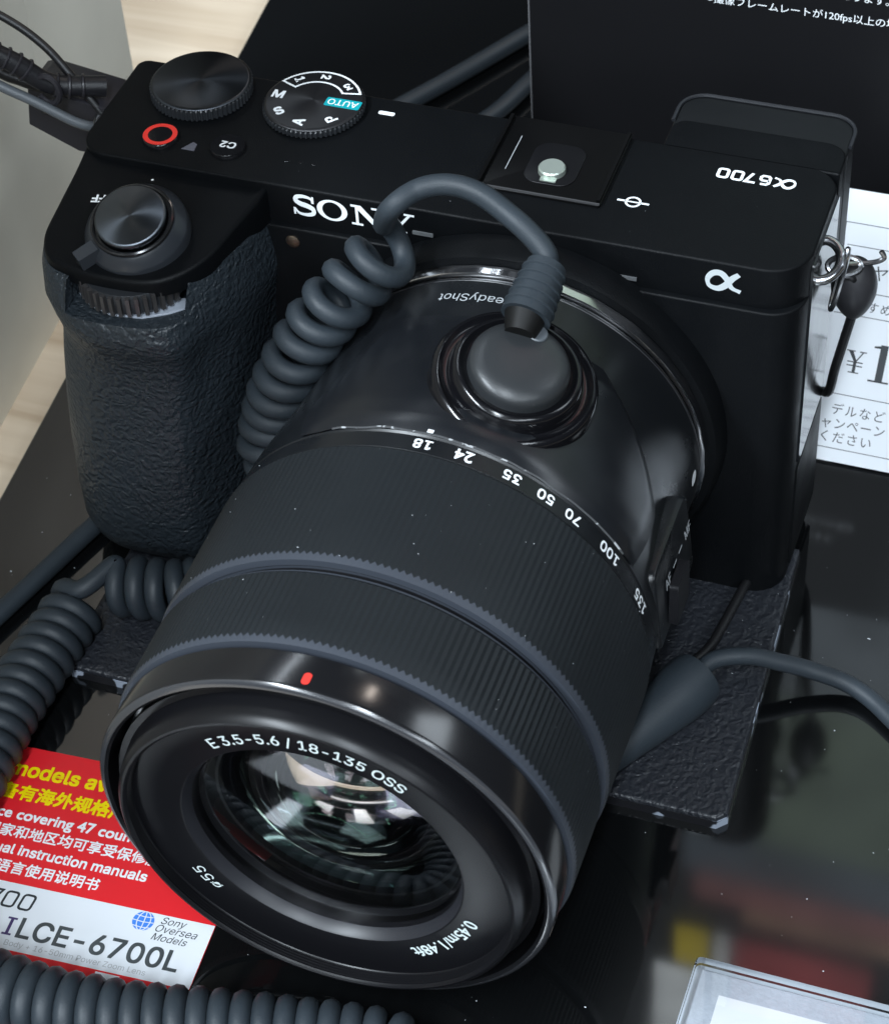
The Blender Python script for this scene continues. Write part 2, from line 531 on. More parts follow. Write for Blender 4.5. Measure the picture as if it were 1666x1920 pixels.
# leatherette pad under the camera
t = thing('leather_pad', 'black pebbled leatherette pad with worn edge under the camera', 'pad', (-10, -10, -36))
P = inset([(-65.9, -42.0), (45.6, -41.2), (45.0, 34), (-66.2, 34)], 0)
cham = [(-65.9, -40.6), (-64.4, -42.1), (44.2, -41.4), (45.7, -39.9), (43.8, 17.0), (-66.2, 17.0)]
mk('edge', *prism(cham, -36.0, -34.3, 0, bot=True), M_padedge, t, smooth=False)
mk('cover', *prism(inset(cham, 0.12), -34.29, -33.35, 0.5), M_pad, t, smooth=False)

# ------------------------------------------------------------------ camera body
cb = thing('mirrorless_camera', 'black mirrorless camera body with pebbled grip standing on the leather pad', 'camera', (-16, 10, -33.3))
low = rrect(-74, 42.8, 5.2, 31, [5.5, 5, 5, 5])
mk('body_shell', *prism(low, -33.3, 27.3, 0.4), M_body, cb)
upp = rrect(-73.8, 42.9, 6.2, 31.6, [6.5, 5, 2, 5], 10)
o = mk('top_cover', *prism(upp, 27.0, 34.7, 0.45, nb=4), M_top, cb)
# fine bright parting line along the front of the top cover comes from this bevelled rim
# side panel: smooth glossy doors on the right-hand end
sp = rrect(12.2, 26.5, -31, 33.2, 1.2)
def side_map(P, x0, x1):
    n = len(P)
    V = [(x0, y, z) for y, z in P] + [(x1, y, z) for y, z in inset(P, 0.25)]
    F = [(i, (i + 1) % n, n + (i + 1) % n, n + i) for i in range(n)] + [list(range(n, 2 * n))]
    return V, F
dr = side_map(rrect(11.3, 29.5, -8.4, 32.6, 1.0), 42.6, 43.15)
mk('port_door', *dr, M_side, cb, smooth=False)
dr = side_map(rrect(11.3, 29.5, -32.2, -9.0, 1.0), 42.6, 43.1)
mk('port_door', *dr, M_body, cb, smooth=False)

# viewfinder housing and eyecup at the back right
mk('viewfinder_housing', *prism(rrect(14.8, 42.5, 31.2, 38.6, [0.3, 3.5, 2.5, 0.3]), 8, 34.55, 0.4), M_top, cb)
ec = mk('eyecup', *prism(rrect(14.6, 42.4, 36.5, 46.2, [1, 4.0, 4.0, 1], 8), 7, 33.9, 0.5), mat('eyecup rubber', (0.0045, 0.0052, 0.006), 0.5, 0.25), cb)
mk('eyecup_rim', *tube([(x, y, 34.0) for x, y in rrect(14.5, 42.5, 38, 46.3, [1, 4.2, 4.2, 1], 8)[7:-6]], 0.33, 8), mat('eyecup rim', (0.013, 0.014, 0.017), 0.4), ec)
mk('rear_monitor', *prism(rrect(-48, 34, 31.5, 37, 1.5), -30, 24, 0.5), M_blk, cb)

# grip -----------------------------------------------------------
def gsec(z, xl, xr, yf, sq=1.0):
    P = [(xl + 3, 16), (xl + 0.6, 8), (xl, 0), (xl + 0.6, yf * 0.45), (xl + 3.6, yf * 0.80), (xl + 9.5, yf * 0.985), (xl + 17, yf), (xl + 24, yf * 0.93), (xr - 4.5, yf * 0.68), (xr - 1.2, yf * 0.25), (xr + 0.6, 6), (xr + 1.5, 16)]
    return [(v.x, v.y, z) for v in cr([(x, y, 0) for x, y in P], 6)]
plat = [(-73.6, 16), (-73.3, 10.5), (-72.7, 4.2), (-72.4, -3.8), (-72.0, -10.0), (-70.0, -13.7), (-66.3, -15.4), (-60.5, -16.3), (-52.7, -15.8), (-48.2, -13.3), (-45.0, -8.7), (-43.2, -2.3), (-41.2, 6.5), (-40.5, 16)]
platc = [(v.x, v.y) for v in cr([(x, y, 0) for x, y in plat], 6)]
def plat_z(x, y): return 0.16 * (min(y, 8.0) - 4)
gl = []
for z, xl, xr, yf in ((28.3, -74.0, -42.3, -17.0), (27.0, -74.2, -42.0, -17.9), (23.5, -73.9, -41.5, -19.6), (21.0, -72.8, -41.2, -20.2), (18.8, -72.3, -41.2, -19.9), (16.8, -72.4, -41.5, -19.0), (14.0, -73.0, -42, -18.0), (9, -74.0, -42.5, -17.6), (0, -75.2, -43, -17.8), (-10, -76.0, -43.5, -18.2), (-20, -76.4, -44, -18.6), (-27, -76.5, -44.5, -18.4), (-30.5, -76.0, -45.5, -17.4), (-32.4, -74.4, -47, -15.8), (-33.2, -71.8, -49, -13.6)):
    gl.append(gsec(z, xl, xr, yf))
grip = mk('grip', *loft(gl[::-1]), M_grip, cb, angle=60)
# opening for the front dial, cut right into the grip
cut = prism(rrect(-65.6, -47.2, -30, -8, 0.4, 2), 23.6, 29.5, 0)
cu = mk('cutter', *cut, M_grip, cb)
bm_ = grip.modifiers.new('b', 'BOOLEAN'); bm_.object = cu; bm_.operation = 'DIFFERENCE'; bm_.solver = 'EXACT'
bpy.context.view_layer.update()
me = bpy.data.meshes.new_from_object(grip.evaluated_get(bpy.context.evaluated_depsgraph_get()))
grip.modifiers.clear(); grip.data = me
bpy.data.objects.remove(cu)
for p in me.polygons: p.use_smooth = True
me.set_sharp_from_angle(angle=radians(60))
pl = mk('shutter_deck', *prism(platc, 27.2, 33.2, 0.7, zf=plat_z, nb=4), M_top, cb, angle=50)
# front control dial in its slot
fd = mk('front_dial', *rev_z([(0.01, 24.4), (8.0, 24.4), (8.2, 24.8), (8.2, 27.6), (8.0, 28.0), (0.01, 28.0)], (-57.6, -9.7, 0), 64), M_knurl, cb)
tooth = [(-0.35, -8.1), (0.35, -8.1), (0.30, -8.85), (-0.30, -8.85)]
for k in range(-8, 9):
    a = radians(k * 9.0)
    V = [(-57.6 + x * cos(a) - y * sin(a), -9.7 + x * sin(a) + y * cos(a), z) for z in (24.5, 27.9) for x, y in tooth]
    mk('tooth', V, [(0, 1, 5, 4), (1, 2, 6, 5), (2, 3, 7, 6), (3, 0, 4, 7), (4, 5, 6, 7), (0, 3, 2, 1)], M_tooth, fd, smooth=False)
mk('slot_ledge', *prism([(-65.3, -14.2), (-62.5, -16.4), (-58.4, -17.6), (-53.5, -17.0), (-50.0, -15.0), (-47.6, -12.9), (-47.6, -11), (-65.3, -11)], 23.3, 23.9, 0.15), M_ledge, cb)

# shutter button on its tilted collar
tl = radians(18)
fz = Vector((0, -sin(tl), cos(tl))); fx = Vector((1, 0, 0)); fy = fz.cross(fx)
FR = (fx, fy, fz)
sb = Vector((-57.2, -8.7, 36.5))
mk('power_lever_ring', *rev_z([(8.2, -5.6), (8.1, -3.6), (7.9, -3.2), (6.9, -1.85), (6.7, -1.65), (6.0, -1.6), (5.9, -3)], sb, 72, FR), mat('satin lever ring', (0.022, 0.025, 0.030), 0.3, 0.5), cb)
mk('collar_ring', *rev_z([(6.55, -1.7), (6.5, -1.15), (6.25, -1.0), (6.0, -1.1), (5.95, -2.2)], sb, 72, FR), mat('polished collar', (0.05, 0.05, 0.052), 0.18, 0.5, metal=0.8), cb)
a0 = radians(232)
def sfr(r, a, h): return sb + fx * (r * cos(a)) + fy * (r * sin(a)) + fz * h
V = [sfr(r, a0 + da, h) for h in (-4.0, -1.3) for r, da in ((6.9, -0.16), (10.3, -0.10), (10.3, 0.10), (6.9, 0.16))]
mk('lever_tab', V, [(0, 1, 2, 3), (4, 7, 6, 5), (0, 4, 5, 1), (1, 5, 6, 2), (2, 6, 7, 3), (3, 7, 4, 0)], mat('lever tab', (0.03, 0.034, 0.04), 0.3, 0.5), cb, smooth=False)
# the button is a mesh with its own origin at its axis so that the turned finish is centred
def turned(name, R, h, c, frame, material, parent, prof=None):
    """cap with its own local axis (turned, radial finish)"""
    ex, ey, ez = frame
    prof = prof or [(R, 0), (R, h - 0.35), (R - 0.12, h - 0.12), (R - 0.4, h), (0.0001, h - 0.05)]
    V, F = rev_z(prof, (0, 0, 0), 96)
    me = bpy.data.meshes.new(name)
    me.from_pydata([tuple(Vector(v) * S) for v in V], [], F); me.materials.append(material)
    for p in me.polygons: p.use_smooth = True
    me.set_sharp_from_angle(angle=radians(40))
    o = bpy.data.objects.new(name, me); COL.objects.link(o); o.parent = parent
    og = origin_of(parent)
    mm = Matrix((ex, ey, ez)).transposed().to_4x4()
    mm.translation = (Vector(c) - og) * S
    o.matrix_local = mm
    return o
turned('shutter_button', 5.6, 2.6, sb - fz * 2.6, FR, M_dial2, cb)
ZF = (Vector((1, 0, 0)), Vector((0, 1, 0)), Vector((0, 0, 1)))
def off_map(u, v): 
    x, y = on_z(-65.7, -1.5, 0, 190)(u, v)[:2]
    return (x, y, 33.2 + plat_z(x, y) + 0.03)
letters('lettering', 'OFF', 2.8, off_map, M_white, cb, bold=0.03)
letters('index_dot', '', 1, lambda u, v: (-59.6 + u, 3.9 + v, 33.2 + plat_z(0, 3.9) + 0.03), M_white, cb, geo=poly(arc2(0, 0, 0.22, 0.22, 0, 330, 11)))

# rear dial and mode dial
def knurled(c, R, z0, z1, n, parent, name):
    prof = [(R - 0.7, z0), (R, z0 + 0.15), (R, z1 - 0.5), (R - 0.25, z1 - 0.28), (R - 0.3, z1 - 0.3)]
    return mk(name, *rev_z(prof, (c[0], c[1], 0), n * 4, None, 0.28, n, (1, 2)), M_knurl, parent, angle=20)
rdp = knurled((-60.2, 25.6), 8.35, 34.75, 37.0, 64, cb, 'rear_dial')
turned('dial_face', 8.15, 0.55, (-60.2, 25.6, 36.55), ZF, M_dial, rdp, [(8.1, 0), (8.1, 0.2), (7.9, 0.42), (7.6, 0.5), (0.0001, 0.42)])
mdc = (-40.9, 26.0)
mdp = knurled(mdc, 8.25, 34.75, 36.3, 64, cb, 'mode_dial')
turned('dial_face', 8.0, 0.5, (mdc[0], mdc[1], 35.9), ZF, mat('mode dial turned face', (0.020, 0.020, 0.022), 0.33, 0.5, metal=0.5, aniso=0.8), mdp, [(8.0, 0), (8.0, 0.2), (7.8, 0.42), (7.5, 0.5), (0.0001, 0.46)])
zp = 36.42
for s, ang, r in (('M', 180, 6.0), ('S', 224, 6.0), ('A', 268, 6.1), ('P', 318, 6.1)):
    a = radians(ang)
    letters('lettering', s, 3.5, on_z(mdc[0] + r * cos(a), mdc[1] + r * sin(a), zp, ang + 180), M_white, mdp, bold=0.025)
for s, ang in (('1', 132), ('2', 92), ('3', 48)):
    a = radians(ang)
    letters('lettering', s, 2.9, on_z(mdc[0] + 6.15 * cos(a), mdc[1] + 6.15 * sin(a), zp, ang + 180), M_white, mdp, bold=0.025)
fr_ = [(mdc[0] + r * cos(radians(q)), mdc[1] + r * sin(radians(q))) for r, seq in ((7.45, range(26, 153, 6)), (4.75, range(149, 29, -6))) for q in seq]
mk('mode_frame', [(u, v, zp) for u, v in stroke(fr_, 0.34, True)[0]], stroke(fr_, 0.34, True)[1], M_white, mdp, smooth=False)
au = [(mdc[0] + 4.9 + x, mdc[1] + 0.2 + y) for x, y in rrect(-2.95, 2.95, -1.12, 1.12, 0.3, 3)]
mk('auto_field', [(x, y, zp - 0.01) for x, y in au], [list(range(len(au)))], M_teal, mdp, smooth=False)
letters('lettering', 'AUTO', 1.9, on_z(mdc[0] + 4.9, mdc[1] + 0.2, zp + 0.02, 180), M_white, mdp, bold=0.012, fit=5.0)
mk('index_mark', *prism([(x - 29.3, y + 27.7) for x, y in rrect(-1.35, 1.35, -0.42, 0.42, 0.3, 3)], 34.69, 34.75, 0), M_white, cb, smooth=False)

# buttons on the top cover
rb = mk('record_button', *rev_z([(3.05, 34.6), (3.0, 35.2), (2.85, 35.4), (0.01, 35.42)], (-61.7, 12.4, 0), 48), M_gloss, cb)
rg = [(-61.7 + r * cos(2 * pi * k / 48), 12.4 + r * sin(2 * pi * k / 48), 35.45) for r in (2.75, 1.95) for k in range(48)]
mk('red_ring', rg, [(k, (k + 1) % 48, 48 + (k + 1) % 48, 48 + k) for k in range(48)], M_red, rb, smooth=False)
c2 = mk('custom_button', *rev_z([(2.95, 34.6), (2.9, 35.1), (2.75, 35.35), (0.01, 35.36)], (-50.3, 12.7, 0), 48), M_gloss, cb)
letters('lettering', 'C2', 2.9, on_z(-50.2, 12.7, 35.4, 180), M_white, c2, bold=0.02)
mk('charge_lamp', *prism([(-57.4, 10.6), (-55.2, 10.6), (-55.4, 12.3), (-56.2, 12.7)], 34.69, 34.78, 0), mat('lamp lens', (0.10, 0.10, 0.12), 0.2), cb, smooth=False)
for k in range(3):
    mk('microphone_hole', *rev_z([(0.33, 34.70), (0.30, 34.73), (0.01, 34.73)], (-40 + 2.1 * k, 12.3 + 0.1 * k, 0), 14), M_gloss, cb)

# hot shoe
M_shoe = mat('black shoe metal', (0.002, 0.002, 0.0022), 0.3, 0.2)
hs = mk('hot_shoe', *prism(rrect(-9.9, 9.9, 13.6, 31.9, 0.5), 34.6, 35.15, 0.12), M_shoe, cb)
for q in (-1, 1):
    mk('shoe_rail', *box(min(q * 9.2, q * 9.75), max(q * 9.2, q * 9.75), 14.2, 31.6, 35.16, 35.75), M_shoe, hs, smooth=False)
mk('shoe_lip', *box(-9.7, 9.8, 13.62, 13.9, 35.16, 35.42), mat('shoe lip highlight', (0.05, 0.05, 0.052), 0.35), hs, smooth=False)  # paler colour stands in for the highlight on the shoe's front edge
mk('slot_highlight', *box(-6.6, -6.5, 18.5, 27, 35.16, 35.3), M_grey, hs, smooth=False)  # thin grey sliver put in as the highlight of the left slot edge
mk('shoe_plate', *prism([(x, y + 0) for x, y in rrect(-3.6, 4.6, 16.4, 26.5, 2.5)], 35.16, 35.35, 0.1), M_lensblack, hs)
mk('shoe_contact', *rev_z([(2.15, 35.3), (2.1, 36.1), (1.9, 36.3), (0.01, 36.3)], (0.6, 19.6, 0), 32), M_contact, hs)
mk('contact_tab', *prism(rrect(-0.6, 1.9, 16.9, 17.9, 0.1), 35.36, 35.5, 0), M_contact, hs, smooth=False)

# printed marks on the top cover
def glyph6(w=0.32):
    return stroke([(0.95, 1.45), (0.35, 1.45), (0.12, 1.2), (0.12, 0.3), (0.32, 0.1), (0.88, 0.1), (1.05, 0.3), (1.05, 0.68), (0.88, 0.85), (0.12, 0.85)], w)
def glyph7(w=0.32): return stroke([(0.0, 1.45), (1.02, 1.45), (0.45, 0.0)], w)
def glyph0(w=0.32): return stroke(rrect(0.1, 1.08, 0.1, 1.45, 0.25, 3), w, True)
def glypha(w=0.24):
    # alpha: a loop whose two arms cross on the right; returned as two strokes so that the arms can lie one over the other
    P = cr([(2.3, 1.50, 0), (1.85, 1.05, 0), (1.45, 0.45, 0), (0.95, 0.10, 0), (0.40, 0.25, 0), (0.28, 0.80, 0), (0.62, 1.32, 0), (1.12, 1.40, 0), (1.52, 1.0, 0), (1.85, 0.35, 0), (2.45, 0.10, 0)], 6)
    n = len(P); k = n // 2
    ws = [w * (0.75 + 0.55 * abs(sin(pi * 2 * i / n + 0.4))) for i in range(n)]
    Q = [(p.x, p.y) for p in P]
    return stroke(Q[:k + 1], ws[:k + 1]), stroke(Q[k:], ws[k:])
a1_, a2_ = glypha(0.30)
g = merge2(a1_, shift(glyph6(), 2.75), shift(glyph7(), 4.25), shift(glyph0(), 5.6), shift(glyph0(), 7.1))
k = 12.2 / 8.2
mk('model_lettering', [on_z(30.9, 26.7, 34.73, 179)((u - 4.1) * k, (v - 0.75) * k) for u, v in g[0]] + [on_z(30.9, 26.7, 34.75, 179)((u - 4.1) * k, (v - 0.75) * k) for u, v in a2_[0]], list(g[1]) + [[i + len(g[0]) for i in f] for f in a2_[1]], M_white, cb, smooth=False)
g = merge2(stroke([(-2.6, 0), (-1.15, 0)], 0.42), stroke([(1.15, 0), (2.6, 0)], 0.42), stroke(arc2(0, 0, 1.15, 1.15, 0, 345, 23), 0.36, True), stroke([(-1.0, 0), (1.0, 0)], 0.30))
mk('sensor_plane_mark', [on_z(14.3, 16.4, 34.73)(u * 0.95, v * 0.95) for u, v in g[0]], g[1], M_white, cb, smooth=False)

# maker's lettering on the front fascia (slab serif capitals) and the alpha emblem
def slab(cap=1.0):
    gs = []
    # S
    P = cr([(1.02, 0.70, 0), (0.96, 0.88, 0), (0.62, 0.955, 0), (0.26, 0.90, 0), (0.16, 0.73, 0), (0.36, 0.58, 0), (0.74, 0.50, 0), (1.02, 0.38, 0), (1.02, 0.16, 0), (0.70, 0.05, 0), (0.30, 0.08, 0), (0.10, 0.28, 0)], 6)
    n = len(P)
    gs.append(stroke([(p.x, p.y) for p in P], [0.10 + 0.15 * sin(pi * i / (n - 1)) ** 1.5 for i in range(n)]))
    gs.append(poly([(0.98, 0.66), (1.10, 0.66), (1.10, 1.0), (1.0, 1.0)]))
    gs.append(poly([(0.02, 0.0), (0.12, 0.0), (0.14, 0.34), (0.02, 0.34)]))
    # O
    o1 = arc2(2.02, 0.5, 0.78, 0.52, 0, 360, 40)[:-1]; o2 = arc2(2.02, 0.5, 0.50, 0.41, 0, 360, 40)[:-1]
    gs.append((o1 + o2, [(i, (i + 1) % 40, 40 + (i + 1) % 40, 40 + i) for i in range(40)]))
    # N
    x = 3.0
    gs += [poly([(x + 0.22, 0), (x + 0.36, 0), (x + 0.36, 0.9), (x + 0.22, 0.9)]), poly([(x + 1.28, 0.1), (x + 1.42, 0.1), (x + 1.42, 0.92), (x + 1.28, 0.92)]),
           poly([(x + 0.0, 1.0), (x + 0.0, 0.89), (x + 0.5, 0.89), (x + 0.52, 1.0)]), poly([(x + 0.22, 0.89), (x + 0.52, 1.0), (x + 1.42, 0.12), (x + 1.42, 0.0), (x + 1.22, 0.0)]),
           poly([(x, 0), (x + 0.58, 0), (x + 0.58, 0.10), (x, 0.10)]), poly([(x + 1.06, 0.90), (x + 1.66, 0.90), (x + 1.66, 1.0), (x + 1.06, 1.0)])]
    # Y
    x = 4.72
    gs += [poly([(x, 0.90), (x + 0.62, 0.90), (x + 0.62, 1.0), (x, 1.0)]), poly([(x + 0.98, 0.90), (x + 1.5, 0.90), (x + 1.5, 1.0), (x + 0.98, 1.0)]),
           poly([(x + 0.12, 0.92), (x + 0.46, 0.92), (x + 0.86, 0.46), (x + 0.62, 0.42)]), poly([(x + 1.16, 0.92), (x + 1.32, 0.92), (x + 0.86, 0.40), (x + 0.74, 0.46)]),
           poly([(x + 0.62, 0.05), (x + 0.88, 0.05), (x + 0.88, 0.46), (x + 0.62, 0.46)]), poly([(x + 0.42, 0), (x + 1.08, 0), (x + 1.08, 0.10), (x + 0.42, 0.10)])]
    return gs
k = 20.0 / 6.22
V, F = [], []
for q, (gv, gf) in enumerate(slab()):
    n = len(V)
    V += [(-37.1 + u * k, 6.2 - 0.03 - 0.006 * q, 29.6 + v * 3.85) for u, v in gv]
    F += [[i + n for i in f] for f in gf]
mk('maker_lettering', V, F, M_white, cb, smooth=False)
a1_, a2_ = glypha(0.36); k = 5.4 / 2.35
mk('alpha_emblem', [on_front(30.9, 31.4, 6.12)((u - 1.3) * k, (v - 0.78) * k) for u, v in a1_[0]] + [on_front(30.9, 31.4, 6.09)((u - 1.3) * k, (v - 0.78) * k) for u, v in a2_[0]], list(a1_[1]) + [[i + len(a1_[0]) for i in f] for f in a2_[1]], M_alpha, cb, smooth=False)
def disc_front(c, R, y, name, material, parent, ring=None):
    V = [(c[0] + R * cos(2 * pi * k / 24), y, c[1] + R * sin(2 * pi * k / 24)) for k in range(24)] + [(c[0] + R * cos(2 * pi * k / 24), y + 1, c[1] + R * sin(2 * pi * k / 24)) for k in range(24)]
    V.append((c[0], y - 0.25, c[1]))
    return mk(name, V, [(k, (k + 1) % 24, 24 + (k + 1) % 24, 24 + k) for k in range(24)] + [(k, (k + 1) % 24, 48) for k in range(24)], material, parent)
disc_front((-37.4, 24.8), 1.15, 5.0, 'lamp_window', M_screw, cb)
for (x0, x1, z) in ((-17.5, -14.2, 30.2), (14.2, 17.8, 28.8)):
    mk('microphone_slot', *box(x0, x1, 5.9, 6.4, z - 0.28, z + 0.28), mat('slot grey', (0.11, 0.115, 0.12), 0.4), cb, smooth=False)

# lens mount on the body
mk('mount_boss', *rev_y([(6, 33.0), (2.6, 32.6), (1.5, 32.0), (1.2, 30.8)], 128), M_body, cb)
# chrome bayonet ring: polished steps that break the edge into bright and dark facets
rings = []
for y, R, amp in ((1.6, 30.7, 0), (1.15, 30.7, 0), (1.0, 30.95, 0.07), (-0.65, 30.85, 0.07), (-0.75, 30.5, 0), (-0.75, 24, 0)):
    r = []
    for i in range(288):
        a = 2 * pi * i / 288
        RR = R - amp * (0.5 + 0.5 * sin(a * 36 + 2.5 * sin(a * 5))) 
        r.append((RR * sin(a), y, RR * cos(a)))
    rings.append(r)
mk('mount_ring', *loft(rings, cap=False), M_chrome, cb, angle=30)

# strap lugs
def lug(sx, x, y, z, nm):
    P = [Vector((x + sx * (0.0), y, z)) + Vector((sx * 3.1 * sin(pi * k / 14), 0, 0)) + Vector((0, 3.4 * cos(pi * k / 14), 1.2 * cos(pi * k / 14))) for k in range(15)]
    return mk(nm, *tube(P, 0.8, 12), M_steel, cb)
lug(1, 42.8, 18.0, 28.5, 'strap_lug')
lug(-1, -73.9, 20.0, 30.0, 'strap_lug')

# ------------------------------------------------------------------ zoom lens
zl = thing('zoom_lens', 'black zoom lens with ribbed rings and focal scale mounted on the camera', 'lens', (0, -40, -33.6))
def barrelR(y):
    pts = [(0, 30.2), (-1, 30.2), (-12, 30.4), (-22, 31.4), (-32, 32.7), (-38.2, 33.1), (-42, 33.25), (-64, 33.2)]
    for (y0, r0), (y1, r1) in zip(pts, pts[1:]):
        if y1 <= y <= y0: return r0 + (r1 - r0) * (y - y0) / (y1 - y0)
    return pts[0][1] if y > 0 else pts[-1][1]
mk('barrel', *rev_y([(-0.8, 24), (-0.8, 29.7), (-0.95, 30.05)] + [(-y, barrelR(-y)) for y in (1.2, 1.5, 4, 8, 12, 16, 20, 24, 28, 32, 36, 38.0)] + [(-38.3, 32.8), (-38.4, 32.0)], 160), M_barrel, zl)
mk('barrel_line', *rev_y([(-1.7, 30.25), (-1.8, 30.32), (-1.9, 30.25)], 160), mat('parting line', (0.03, 0.03, 0.033), 0.3), zl)
def ribbed(name, ys, y1, ychf, R, Rend, n, amp, parent):
    """rubber ring whose V-grooves run out into a smooth front chamfer as a row of teeth"""
    seg = n * 4; wave = (1.0, 0.5, 0.0, 0.5); rows = []
    def row(yf, rf): rows.append([(rf(i) * sin(2 * pi * i / seg), yf(i), rf(i) * cos(2 * pi * i / seg)) for i in range(seg)])
    row(lambda i: ys, lambda i: R - 0.9)
    row(lambda i: ys, lambda i: R - 0.35)
    row(lambda i: ys - 0.5, lambda i: R + amp * (wave[i % 4] - 0.5))
    for k in (0.35, 0.7): row(lambda i: ys + (y1 - ys) * k, lambda i: R + amp * (wave[i % 4] - 0.5))
    slope = amp / 0.55
    row(lambda i: y1 + (wave[i % 4] - 0.5) * amp / slope, lambda i: R + amp * (wave[i % 4] - 0.5))
    row(lambda i: ychf, lambda i: R - (y1 - ychf) * slope)
    row(lambda i: ychf - 0.05, lambda i: Rend)
    V, F = loft(rows, cap=False)
    o = mk(name, V, F, [M_ring, M_ringedge], parent, angle=25)
    setmat(o, lambda p: 1 if p.index // seg >= 5 else 0)
    return o
zr = mk('zoom_ring', *rev_y([(-38.55, 32.0), (-38.55, 33.0), (-38.7, 33.2), (-41.7, 33.35), (-41.8, 33.2), (-64.2, 32.4)], 160), M_barrel, zl)
ribbed('zoom_grip', -41.8, -62.9, -64.1, 33.62, 31.4, 210, 0.085, zr)
mk('gap_ring', *rev_y([(-63.6, 31.9), (-65.5, 31.9)], 128), M_lensblack, zl)
fo = mk('focus_ring', *rev_y([(-65.1, 31.6), (-65.1, 32.5), (-65.35, 32.75), (-65.7, 32.8), (-78.2, 32.2)], 160), M_ringedge, zl)
ribbed('focus_grip', -65.75, -77.5, -78.5, 33.30, 31.4, 204, 0.13, fo)
hood = [(-78.4, 31.4), (-78.9, 31.9), (-79.0, 32.45), (-79.25, 32.65), (-84.3, 32.75), (-84.7, 32.62), (-85.05, 32.2), (-85.2, 31.75), (-84.9, 31.3), (-80.4, 30.9), (-80.0, 30.5), (-80.0, 29.6), (-80.4, 29.4)]
o = mk('front_rim', *rev_y(hood, 192), [M_hood, mat('rim edge highlight', (0.03, 0.031, 0.035), 0.18, 0.9)], zl)  # lighter edge bands paint in the highlight along the front rim
setmat(o, lambda p: 1 if p.index // 192 in (5, 6) else 0)
inner = [(-80.0, 29.6), (-82.6, 29.45), (-82.7, 30.25), (-83.7, 30.25), (-83.8, 29.3), (-86.6, 28.9), (-87.6, 28.55), (-88.05, 28.1), (-88.1, 27.75), (-87.9, 27.5)]
mk('filter_ring', *rev_y(inner, 192), M_lensblack, zl)
th = [(-87.9, 27.5)]
for k in range(4):
    th += [(-87.7 + k * 0.42, 27.3), (-87.5 + k * 0.42, 27.65)]
th += [(-86.0, 27.3), (-85.85, 27.2)]
mk('filter_thread', *rev_y(th, 192), M_lensblack, zl, angle=20)
nr = mk('name_ring', *rev_y([(-85.85, 27.3), (-85.8, 26.9), (-85.7, 20.4), (-85.6, 20.2)], 192), M_lensblack, zl)
mk('retaining_ring', *rev_y([(-85.62, 20.3), (-85.3, 20.0), (-84.2, 19.5), (-83.9, 19.4)], 192), M_lensring, zl)
mk('inner_wall', *rev_y([(-83.9, 19.4), (-82.0, 19.2), (-81.4, 18.6)], 128), M_lensblack, zl)
# optics
def cap(name, r, y_edge, sag, material, n=24, seg=96):
    prof = []
    Rc = (r * r + sag * sag) / (2 * abs(sag))
    for k in range(n + 1):
        q = r * (1 - k / n)
        d = (Rc - sqrt(Rc * Rc - q * q))
        prof.append((y_edge - (abs(sag) - d) * (1 if sag > 0 else -1), max(q, 1e-4)))
    return mk(name, *rev_y(prof, seg), material, zl, angle=80)
cap('front_element', 19.35, -83.0, 2.6, M_glass1)
mk('element_seat', *rev_y([(-81.4, 18.6), (-80.4, 18.1), (-79.6, 17.8), (-79.5, 17.4)], 128), mat('element seat', (0.10, 0.108, 0.112), 0.45), zl)
mk('optical_tunnel', *rev_y([(-79.5, 17.4), (-74, 17.0), (-70.4, 14.8), (-66, 13.2), (-65.6, 11.2), (-57, 8.8), (-55.0, 8.5), (-54.8, 0.001)], 96), mat('optical tunnel', (0.040, 0.042, 0.044), 0.35), zl)
cap('second_element', 18.4, -81.6, 3.2, M_glass2)
cap('third_element', 17.2, -78.6, -4.2, M_glass3)
cap('fourth_element', 17.0, -75.6, 7.6, M_glass4)
cap('fifth_element', 14.4, -69.0, 7.6, M_glass3)
cap('rear_element', 11.0, -62.0, -4.6, M_glass2)
# front lettering
def on_ring(a0, r0, y, s, size, inward=False, bold=0.02, space=1.0, fit=None, mt=None):
    """lettering round the name ring; reads upright at the top when a0 = 0"""
    def f(u, v):
        if inward: r = r0 + v; a = radians(a0) + u / r0
        else: r = r0 + v; a = radians(a0) + u / r0
        return (r * sin(a), y, r * cos(a))
    return letters('lettering', s, size, f, mt or M_white, nr, bold=bold, space=space, fit=fit)
M_lensprint = mat('lens print', (0.62, 0.70, 0.70), 0.5, 0.3)
on_ring(-0.5, 22.5, -85.86, 'E 3.5-5.6 / 18-135 OSS', 2.3, bold=0.012, fit=28.8, mt=M_lensprint)
on_ring(-127, 22.9, -85.86, 'ø55', 2.5, bold=0.0, fit=4.9, mt=M_lensprint)
on_ring(129, 22.6, -85.86, '0.45m/1.48ft', 2.4, bold=0.012, fit=14.5, mt=M_lensprint)
# hood index and zoom scale
mk('red_index', [on_barrel(0.6, -83.0, lambda y: 32.79, False)(u, v) for u, v in rrect(-0.55, 0.55, -0.95, 0.95, 0.5, 4)], [list(range(20))], M_red, zl, smooth=False)
for s, th_ in (('18', 1.0), ('24', 11.3), ('35', 23.6), ('50', 32.8), ('70', 41.0), ('100', 54.2), ('135', 70.8)):
    letters('lettering', s, 2.75 if '4' in s else 3.2, on_barrel(th_, -40.15, lambda y: 33.36), M_white, zr, bold=0.018)
mk('scale_index', [on_barrel(1.6, -37.2, lambda y: barrelR(y) + 0.62)(u, v) for u, v in ((-0.45, -0.9), (0.45, -0.9), (0.45, 0.9), (-0.45, 0.9))], [(0, 1, 2, 3)], M_white, zl, smooth=False)
letters('lettering', 'SteadyShot', 2.1, on_barrel(-6.0, -5.6, lambda y: barrelR(y) + 0.04), M_grey, zl, bold=0.0, fit=12.4)
